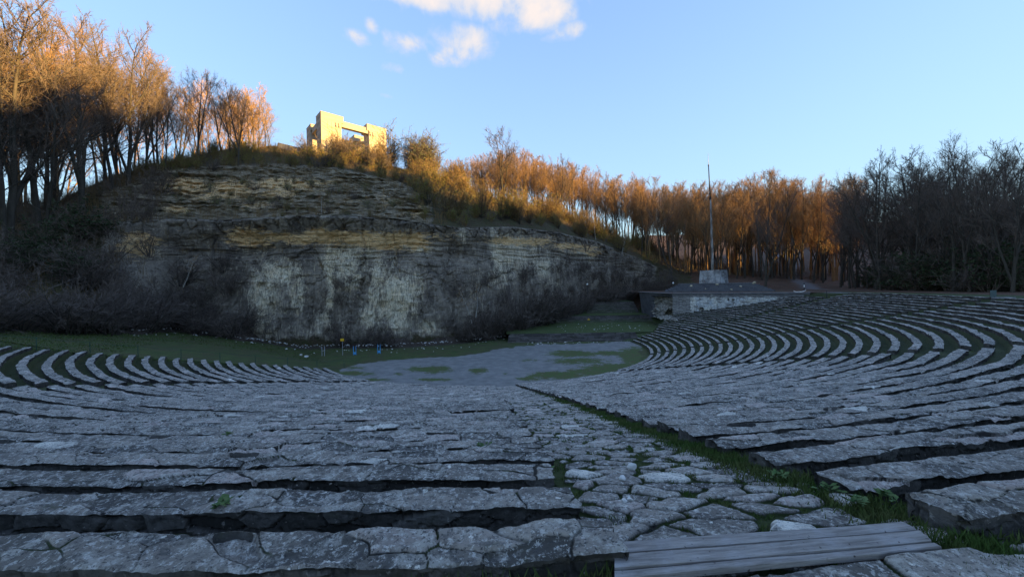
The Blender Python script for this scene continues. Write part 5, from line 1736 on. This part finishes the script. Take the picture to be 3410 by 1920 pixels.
# ---------------------------------------------------------------- shrubs
def grow_shrub(seed, H=4.0, stems=16, sub=7, tw=7, spread=.5, leaf=0, leafs=.05, twr=.016, arch=0.0):
    rs = np.random.RandomState(seed); S1 = []; S2 = []; T = []; ends = []
    for i in range(stems):
        az = rs.uniform(0, 6.28); k = rs.uniform(.05, 1) * spread
        p = np.array([math.cos(az) * k * .5, math.sin(az) * k * .5, -.2]); d = np.array([math.cos(az) * k, math.sin(az) * k, 1.0])
        L = H * rs.uniform(.55, 1.05) * (1 - .25 * k); n = 6; pts = [p]; d /= np.linalg.norm(d)
        for j in range(n):
            d = d + rs.normal(0, .1, 3) + np.array([0, 0, .04 - arch * j / n]); d /= np.linalg.norm(d); pts.append(pts[-1] + d * L / n)
        for j in range(n): S1.append((pts[j], pts[j + 1], .035 * (1 - j / n) + .008, .035 * (1 - (j + 1) / n) + .006))
        for s_ in range(sub):
            f = (.2 + .8 * (s_ + rs.uniform()) / sub) * n; f = min(f, n - .01); j = int(f); q = pts[j] + (pts[j + 1] - pts[j]) * (f - j)
            dd = pts[j + 1] - pts[j]; dd /= np.linalg.norm(dd); d2 = dd + rs.normal(0, .6, 3); d2 /= np.linalg.norm(d2)
            L2 = L * .32 * rs.uniform(.6, 1.2); e = q + d2 * L2; S2.append((q, e, .011, .006))
            for t in range(tw):
                u = rs.uniform(.1, 1); q3 = q + d2 * L2 * u; d3 = d2 + rs.normal(0, .65, 3) + np.array([0, 0, .15]); d3 /= np.linalg.norm(d3)
                e3 = q3 + d3 * L2 * rs.uniform(.3, .6); T.append((q3, e3)); ends.append((q3, e3))
    V1, F1 = cones(*[np.array([a[k] for a in S1]) for k in range(4)], 4)
    V2, F2 = cones(*[np.array([a[k] for a in S2]) for k in range(4)], 3)
    a = np.array([t[0] for t in T]); b = np.array([t[1] for t in T])
    V3, F3 = twigs_vf(a, b, np.full(len(a), twr))
    crown = (np.concatenate([V2, V3]), [F2, F3 + len(V2)])
    lv = None
    if leaf:
        m = int(len(a) * leaf); ii = rs.randint(0, len(a), m); u = rs.uniform(.2, 1.05, (m, 1))
        c = a[ii] + (b[ii] - a[ii]) * u + rs.normal(0, .02, (m, 3))
        e1 = rs.normal(0, 1, (m, 3)); e1 /= np.linalg.norm(e1, axis=1, keepdims=True); e2 = rs.normal(0, 1, (m, 3)); e2 = np.cross(e1, e2); e2 /= np.linalg.norm(e2, axis=1, keepdims=True)
        s = leafs * rs.uniform(.6, 1.4, (m, 1))
        V = np.stack([c - e1 * s, c + e2 * s * .6, c + e1 * s, c - e2 * s * .6], 1).reshape(-1, 3)
        lv = (V, np.arange(m * 4).reshape(-1, 4))
    return (V1, [F1]), crown, lv


def shrub_proto(name, seed, mats, **kw):
    t, c, l = grow_shrub(seed, **kw)
    return proto(name, t, c, mats[0], mats[1], (l[0], [l[1]], mats[2]) if l else None)


BARE = [shrub_proto('bare_shrub', 400 + i, (M['bark'], M['twig_brown'], None), H=4.0, stems=20, sub=8, tw=8, spread=.75, twr=.016, arch=.12) for i in range(3)]
GREEN = [shrub_proto('budding_shrub', 410 + i, (M['bark'], M['twig_orange'], M['leaf']), H=3.5, stems=18, sub=7, tw=6, spread=.5, leaf=1.1, leafs=.045) for i in range(3)]
ORANGE = [shrub_proto('budding_shrub', 420 + i, (M['bark'], M['twig_orange'], M['leaf']), H=4.0, stems=22, sub=7, tw=7, spread=.35, leaf=.25, leafs=.035, twr=.018) for i in range(2)]
GREYG = [shrub_proto('budding_shrub', 430 + i, (M['bark'], M['twig_brown'], M['leaf_grey']), H=4.5, stems=16, sub=8, tw=6, spread=.3, leaf=1.2, leafs=.05) for i in range(2)]
DEEP = [shrub_proto('evergreen_shrub', 440 + i, (M['bark'], M['twig_dark'], M['leaf_dark']), H=5.0, stems=22, sub=8, tw=8, spread=.6, leaf=2.0, leafs=.10) for i in range(2)]


def shrubs(n, cf, pf, hgt, protos, label, cat, group, seed, zf=None, wide=1.0):
    rs = np.random.RandomState(seed)
    for k in range(n):
        c = cf(rs); y = pf(c, rs); x = (c - 1288) / 937 * y
        z = zf(x, y, c) if zf else gz(x, y)
        h = rs.uniform(*hgt); pr = protos[rs.randint(len(protos))]
        base = {'bare_shrub': 4.0, 'budding_shrub': 3.8, 'evergreen_shrub': 5.0}[pr[0]]
        s = h / base
        place(pr, x, y, z - .15, s * wide * rs.uniform(.85, 1.2), rs.uniform(0, 6.28), label, cat, group, sz=s)


yb_ = lambda c: hy(0, c)
# dark thicket at the left foot of the hill
shrubs(34, lambda r: r.uniform(-120, 620), lambda c, r: yb_(c) - 2.5 + r.uniform(-1, 4) , (3.0, 6.5), BARE, 'dense bare brown shrub of the dark thicket left of the pale rock', 'shrub', 'shrubs of the left thicket', 21,
       zf=lambda x, y, c: max(float(ground_z(x, y)), min(float(z_hill(np.array([x]), np.array([y]))[0]) if y > yb_(c) else -20, 3)), wide=1.2)
shrubs(16, lambda r: r.uniform(-150, 330), lambda c, r: yb_(c) + r.uniform(3, 11), (3.0, 6.0), BARE + DEEP[:1], 'dark shrub on the lower slope under the left wood', 'shrub', 'shrubs under the left wood', 22, wide=1.2)
# foot of the quarry face
shrubs(16, lambda r: r.choice([r.uniform(845, 1010), r.uniform(1080, 1300), r.uniform(1130, 1300)]), lambda c, r: yb_(c) - r.uniform(.3, 2.2), (2.0, 4.6), BARE, 'bare brown shrub at the foot of the quarry face', 'shrub', 'shrubs at the foot of the quarry face', 23,
       zf=lambda x, y, c: STAGE + .2)
# scrub climbing the right half of the face
shrubs(34, lambda r: r.uniform(1180, 1640), lambda c, r: yb_(c) - r.uniform(-.5, 3.0), (3.5, 8.0), BARE, 'bare scrub growing up the receding right half of the quarry face', 'shrub', 'scrub on the right half of the quarry', 24,
       zf=lambda x, y, c: float(np.interp(c, [1160, 1300, 1400, 1500, 1600, 1700], [-8.8, -8.2, -7.4, -6, -4.8, -4])), wide=1.15)
# ledge and rocky slope
shrubs(18, lambda r: r.uniform(390, 1100), lambda c, r: hy(3, c) + r.uniform(1.5, 9), (1.0, 2.4), BARE + GREEN, 'small shrub rooted in the rocky slope above the ledge', 'shrub', 'shrubs of the rocky slope', 25)
shrubs(34, lambda r: r.uniform(400, 1060), lambda c, r: hy(4, c) + r.uniform(-.5, 14), (2.0, 4.2), GREEN + GREEN + BARE, 'green budding shrub on the hilltop below the monument', 'shrub', 'green shrubs on the hilltop', 26)
shrubs(13, lambda r: r.uniform(760, 985), lambda c, r: r.uniform(82, 87), (3.5, 6.5), ORANGE + BARE, 'tall bare shrub growing against the front of the monument', 'shrub', 'shrubs against the monument', 27)
shrubs(16, lambda r: r.uniform(985, 1100), lambda c, r: hy(5, c) + r.uniform(-3, 3), (5.0, 8.0), GREYG, 'tall pale green feathery shrub right of the monument', 'shrub', 'feathery shrubs right of the monument', 28)
shrubs(44, lambda r: r.uniform(1040, 1400), lambda c, r: hy(4, c) - 3 + r.uniform(0, 1) * (hy(5, c) - hy(4, c) + 5), (3.0, 6.0), ORANGE + ORANGE + GREEN, 'orange and green budding shrub on the sunlit flank of the hill', 'shrub', 'shrubs of the sunlit flank', 29)
shrubs(30, lambda r: r.uniform(1380, 1640), lambda c, r: hy(3, c) + r.uniform(1, 17), (2.5, 5.5), GREEN + GREEN + ORANGE, 'green budding shrub on the slope at the right end of the quarry', 'shrub', 'green shrubs at the quarry end', 30)
# dark understorey of the right wood
shrubs(40, lambda r: r.uniform(2230, 2680), lambda c, r: _ey(c) + 1 + r.uniform(0, 1) * 12, (3.5, 7.5), DEEP + DEEP + BARE, 'dark undergrowth shrub inside the shaded right wood', 'shrub', 'undergrowth of the right wood', 31, wide=1.25)


# ---------------------------------------------------------------- ground cover
def thicket(n, cf, pf, hgt, key, mats, label, seed, zf=None):
    lows = [grow_shrub(700 + i, **key)[:3] for i in range(2)]
    rs = np.random.RandomState(seed); W = [[], []]; Q = [[], []]; off = [0, 0]; T = []
    for k in range(n):
        c = cf(rs); y = pf(c, rs); x = (c - 1288) / 937 * y; z = (zf(x, y, c) if zf else gz(x, y)) - .2
        s = rs.uniform(*hgt) / 4.0; a = rs.uniform(0, 6.28)
        R = np.array([[math.cos(a), -math.sin(a), 0], [math.sin(a), math.cos(a), 0], [0, 0, 1]]) * s
        st, cr, lf = lows[rs.randint(2)]
        for j, g in enumerate((st, cr)):
            W[0].append(g[0] @ R.T + (x, y, z))
            for f in g[1]: Q[0 if f.shape[1] == 4 else 1].append(f + off[0])
            off[0] += len(g[0])
        if lf: W[1].append(lf[0] @ R.T + (x, y, z)); T.append(lf[1] + off[1]); off[1] += len(lf[0])
    o = mesh_np('thicket', np.concatenate(W[0]), [np.concatenate(Q[0]), np.concatenate(Q[1])], mats[0])
    tag(o, label, 'thicket', kind='stuff')
    if T: mesh_np('leaves', np.concatenate(W[1]), np.concatenate(T), mats[1], o)


K0 = dict(H=4.0, stems=12, sub=6, tw=5, spread=.75, twr=.021, arch=.12)
K1 = dict(H=4.0, stems=12, sub=6, tw=5, spread=.55, twr=.022, leaf=1.3, leafs=.07)
thicket(95, lambda r: r.uniform(-260, 420), lambda c, r: hy(0, c) + 1 + r.uniform(0, 1) * (hy(4, c) - hy(0, c)), (2.5, 5.5), K0, (M['twig_dark'],), 'tangled dark brush covering the slope under the left wood', 71)
thicket(70, lambda r: r.uniform(-250, 720), lambda c, r: hy(5, c) + r.uniform(-6, 16), (2.0, 5.0), K0, (M['twig_dark'],), 'low brush between the trunks of the left wood', 72)
thicket(110, lambda r: r.uniform(330, 1120), lambda c, r: hy(4, c) + r.uniform(0, 1) * (hy(5, c) - hy(4, c) - 1), (1.5, 3.4), K1, (M['twig_orange'], M['leaf']), 'greenish budding scrub covering the top of the quarry hill', 73)
thicket(120, lambda r: r.uniform(1050, 1650), lambda c, r: hy(3, c) + 2 + r.uniform(0, 1) * (hy(5, c) - hy(3, c)), (2.0, 4.5), K1, (M['twig_orange'], M['leaf']), 'orange and green scrub covering the sunlit flank', 74)
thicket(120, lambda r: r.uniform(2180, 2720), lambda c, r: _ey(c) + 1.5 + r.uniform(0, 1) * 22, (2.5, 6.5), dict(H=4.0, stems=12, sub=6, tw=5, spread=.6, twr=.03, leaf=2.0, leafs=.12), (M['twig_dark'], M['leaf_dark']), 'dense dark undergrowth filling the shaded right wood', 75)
thicket(90, lambda r: r.uniform(1640, 2250), lambda c, r: 108 + r.uniform(0, 1) * 50, (2.5, 6.0), K0, (M['twig_dark'],), 'brush between the trunks of the wood behind the flagpole', 76)
thicket(60, lambda r: r.uniform(1180, 1680), lambda c, r: yb_(c) - r.uniform(-.8, 2.2), (2.5, 6.5), K0, (M['twig_brown'],), 'bare brown brush hanging over the right end of the quarry face', 77,
        zf=lambda x, y, c: float(np.interp(c, [1160, 1300, 1400, 1500, 1600, 1700], [-8.8, -8.2, -7.4, -6, -4.8, -4])))


def face_z(lo, hi):
    return lambda x, y, c: float(np.interp(np.random.RandomState(int(abs(x * 977 + c * 13)) % 99991).uniform(lo, hi), [0, 1], [np.interp(c, [1160, 1300, 1400, 1500, 1600, 1700], [-8.8, -8.2, -7.4, -6, -4.8, -4]), float(_z(c, np.interp(c, HC, [HP[q][3][1] for q in HC]), hy(3, c)))]))


thicket(64, lambda r: r.uniform(330, 1080), lambda c, r: hy(3, c) + r.uniform(2, 11), (.9, 2.0), K1, (M['twig_brown'], M['leaf']), 'sparse low scrub clinging to the rocky slope', 82)
thicket(14, lambda r: r.uniform(862, 935), lambda c, r: r.uniform(86, 91), (4.0, 7.0), K1, (M['twig_brown'], M['leaf']), 'brown brush filling the opening of the monument', 83)
thicket(85, lambda r: r.uniform(1120, 1690), lambda c, r: yb_(c) + r.uniform(-.9, .6), (1.6, 3.6), K0, (M['twig_brown'],), 'bare scrub rooted in cracks of the right half of the quarry face', 78, zf=face_z(0, .55))
thicket(60, lambda r: r.uniform(1400, 1700), lambda c, r: yb_(c) + r.uniform(-.9, .8), (1.8, 3.6), K0, (M['twig_brown'],), 'dense bare scrub hiding the receding end of the quarry face', 79, zf=face_z(.1, .85))
thicket(70, lambda r: r.uniform(230, 640), lambda c, r: yb_(c) + r.uniform(-1.5, .6), (1.8, 4.2), K0, (M['twig_brown'],), 'bare scrub climbing the left end of the quarry face', 80, zf=face_z(0, .5))
thicket(16, lambda r: r.uniform(805, 900), lambda c, r: yb_(c) + r.uniform(-.5, .6), (1.4, 2.6), K0, (M['twig_dark'],), 'dark scrub patch in the middle of the pale rock', 81, zf=face_z(.1, .5))


def undergrowth():
    rs = np.random.RandomState(41); A = []; B = []
    n = 0
    while n < 5200:
        c = rs.uniform(-200, 1900)
        if c < 1130: y = hy(4, c) + rs.uniform(-2, 1.1) * 8 if rs.uniform() < .5 else hy(5, c) + rs.uniform(-8, 6)
        else: y = hy(3, c) + rs.uniform(.3, 1) * (hy(5, c) - hy(3, c) + 5)
        if c < 350 : y = rs.uniform(hy(0, c) + 1, hy(5, c) + 6)
        if y < hy(0, c) + 1: continue
        x = (c - 1288) / 937 * y; z = gz(x, y); n += 1
        for k in range(6):
            p = np.array([x + rs.normal(0, .3), y + rs.normal(0, .3), z - .3]); A.append(p)
            B.append(p + np.array([rs.normal(0, .25), rs.normal(0, .25), rs.uniform(.7, 2.0)]))
    V, F = twigs_vf(np.array(A), np.array(B), np.full(len(A), .028))
    tag(mesh_np('undergrowth', V, F, M['twig_orange']), 'low brown undergrowth covering the hill slopes', 'undergrowth', kind='stuff')


undergrowth()


def grass():
    rs = np.random.RandomState(51)
    P = []
    def add(x, y, z, h, w, n=1):
        for _ in range(n): P.append((x + rs.normal(0, w), y + rs.normal(0, w), z, h * rs.uniform(.5, 1.3)))
    # between the near rows
    for n in range(16, 36):
        r0 = float(rrow(n)) + .47; r1 = float(rrow(n + 1)) - .02
        if n == 35: r0, r1 = 51.35, 53.5
        z = float(ground_seat((r0 + r1) / 2)) if n <= 34 else RIM
        z = float(zrow(n)) - .235 if n <= 33 else RIM
        m = int(2600 if n > 28 else 1100)
        for k in range(m):
            right = rs.uniform() < .55
            a = rs.exponential(.045 if n > 25 else .09)
            th = (float(th_aisle_r(n)) + a - .006) if right else (-1.4925 - a * 1.4 + .004)
            if vnoise(np.array(th * 60), np.array(n * 1.3), seed=5) < -.15: continue
            r = rs.uniform(r0, r1) if rs.uniform() < .75 else r0 - .01
            x, y = pol(r, th)
            P.append((x, y, z - .03, rs.uniform(.03, .11)))
    # verge right of the aisle
    for k in range(15000):
        r = 52.6 - abs(rs.normal(0, 7)); th = float(th_aisle_r(nof(r))) + rs.normal(-.0015, .0035)
        if r < 24: continue
        x, y = pol(r, th); P.append((x, y, zbench(nof(min(r, 51.4))) - .25, rs.uniform(.03, .10)))
    # tufts in the paving joints
    for k in range(1600):
        r = 52.2 - abs(rs.normal(0, 6)); th = rs.uniform(-1.492, -1.445)
        x, y = pol(r, th)
        f, g, h = voronoi(np.array([x / .50 + .30 * float(fbm(x * 2.0, y * 2.0, oct=3, seed=3))]), np.array([y / .31 + .30 * float(fbm(x * 2.0 + 9, y * 2.0, oct=3, seed=3))]), seed=3, jit=.95, p=3.0)
        if g[0] - f[0] > .08: continue
        for q in range(14): P.append((x + rs.normal(0, .035), y + rs.normal(0, .025), zbench(nof(min(r, 51.4))) - .25, rs.uniform(.015, .05)))
    # rim at the lower right and lower left
    for k in range(9000):
        x = rs.uniform(3.0, 6.0); y = rs.uniform(.8, 3.6)
        r = math.hypot(x - CX, y - CY)
        if r > 51.6 and math.atan2(y - CY, x - CX) > -1.425: P.append((x, y, RIM - .02, rs.uniform(.03, .12)))
    for k in range(2500):
        x = rs.uniform(-4, .45); y = rs.uniform(1.4, 2.2); P.append((x, y, RIM - .02, rs.uniform(.03, .1)))
    # lawn edges further off
    for k in range(9000):
        c = rs.uniform(0, 1300); y = rs.uniform(yb_(c) - 12, yb_(c) - 2)
        x = (c - 1288) / 937 * y
        if math.hypot(x - CX, y - CY) < 21.6: continue
        th = math.atan2(y - CY, x - CX)
        if th > TH_L and th < .2: continue
        P.append((x, y, float(z_left(x, y)), rs.uniform(.06, .16)))
    P = np.array(P); n = len(P)
    az = rs.uniform(0, 6.28, n); w = .004 + .0009 * np.hypot(P[:, 0], P[:, 1])
    dx = np.cos(az) * w; dy = np.sin(az) * w
    lean = rs.normal(0, .35, (n, 2)) * P[:, 3:4]
    V = np.stack([np.stack([P[:, 0] - dx, P[:, 1] - dy, P[:, 2]], -1), np.stack([P[:, 0] + dx, P[:, 1] + dy, P[:, 2]], -1),
                  np.stack([P[:, 0] + lean[:, 0], P[:, 1] + lean[:, 1], P[:, 2] + P[:, 3]], -1)], 1).reshape(-1, 3)
    tag(mesh_np('grass', V, np.arange(n * 3).reshape(-1, 3), M['blade']), 'short green grass and weeds growing between the benches and paving', 'grass', kind='stuff')


t_ = NT('grass_blades')
M['blade'] = t_.done(t_.mix(t_.rng(t_.noise(1.5, 4, .7), .4, .6), (0.045, 0.085, 0.015), (0.085, 0.10, 0.03)))
grass()


def weeds():
    """broad-leaved rosettes rooted in joints of the near rows"""
    rs = np.random.RandomState(61)
    spots = [(560, 1268, 'between the slabs of the second bench from the bottom'), (1215, 1120, 'on the broken bench beside the aisle'), (575, 1092, 'on the benches left of centre'), (140, 1300, 'in the dark gap at the lower left'),
             (330, 1290, 'in the grassy gap above the lowest bench'), (1960, 1195, 'at the end of the bench right of the aisle'), (2150, 1260, 'in the grass below the right benches'), (2230, 1245, 'near the large cracked right bench'),
             (2080, 1225, 'beside the paving right of the aisle'), (1370, 1185, 'against the short broken bench')]
    for i, (px, py, w) in enumerate(spots):
        q = surf_at(px, py, -.02 if i < 3 else -.16)
        A = []; V = []; F = []
        for k in range(26):
            az = rs.uniform(0, 6.28); L = rs.uniform(.05, .12); ww = L * .22; el = rs.uniform(.2, 1.0)
            d = np.array([math.cos(az), math.sin(az), el]); d /= np.linalg.norm(d); s = np.array([-math.sin(az), math.cos(az), 0])
            o = rs.normal(0, .04, 3) * (1, 1, 0); b = len(V)
            V += [o, o + d * L * .5 + s * ww, o + d * L * .9 + (0, 0, -.012), o + d * L * .5 - s * ww]; F.append((b, b + 1, b + 2, b + 3))
        ob = mesh_np('weed_plant', np.array(V), np.array(F), M['weed']); ob.location = tuple(q)
        tag(ob, 'small leafy weed %s' % w, 'weed')


t_ = NT('weed_leaf')
M['weed'] = t_.done(t_.mix(t_.rng(t_.noise(30, 3, .6), .4, .6), (0.05, 0.10, 0.03), (0.10, 0.14, 0.05)))
weeds()
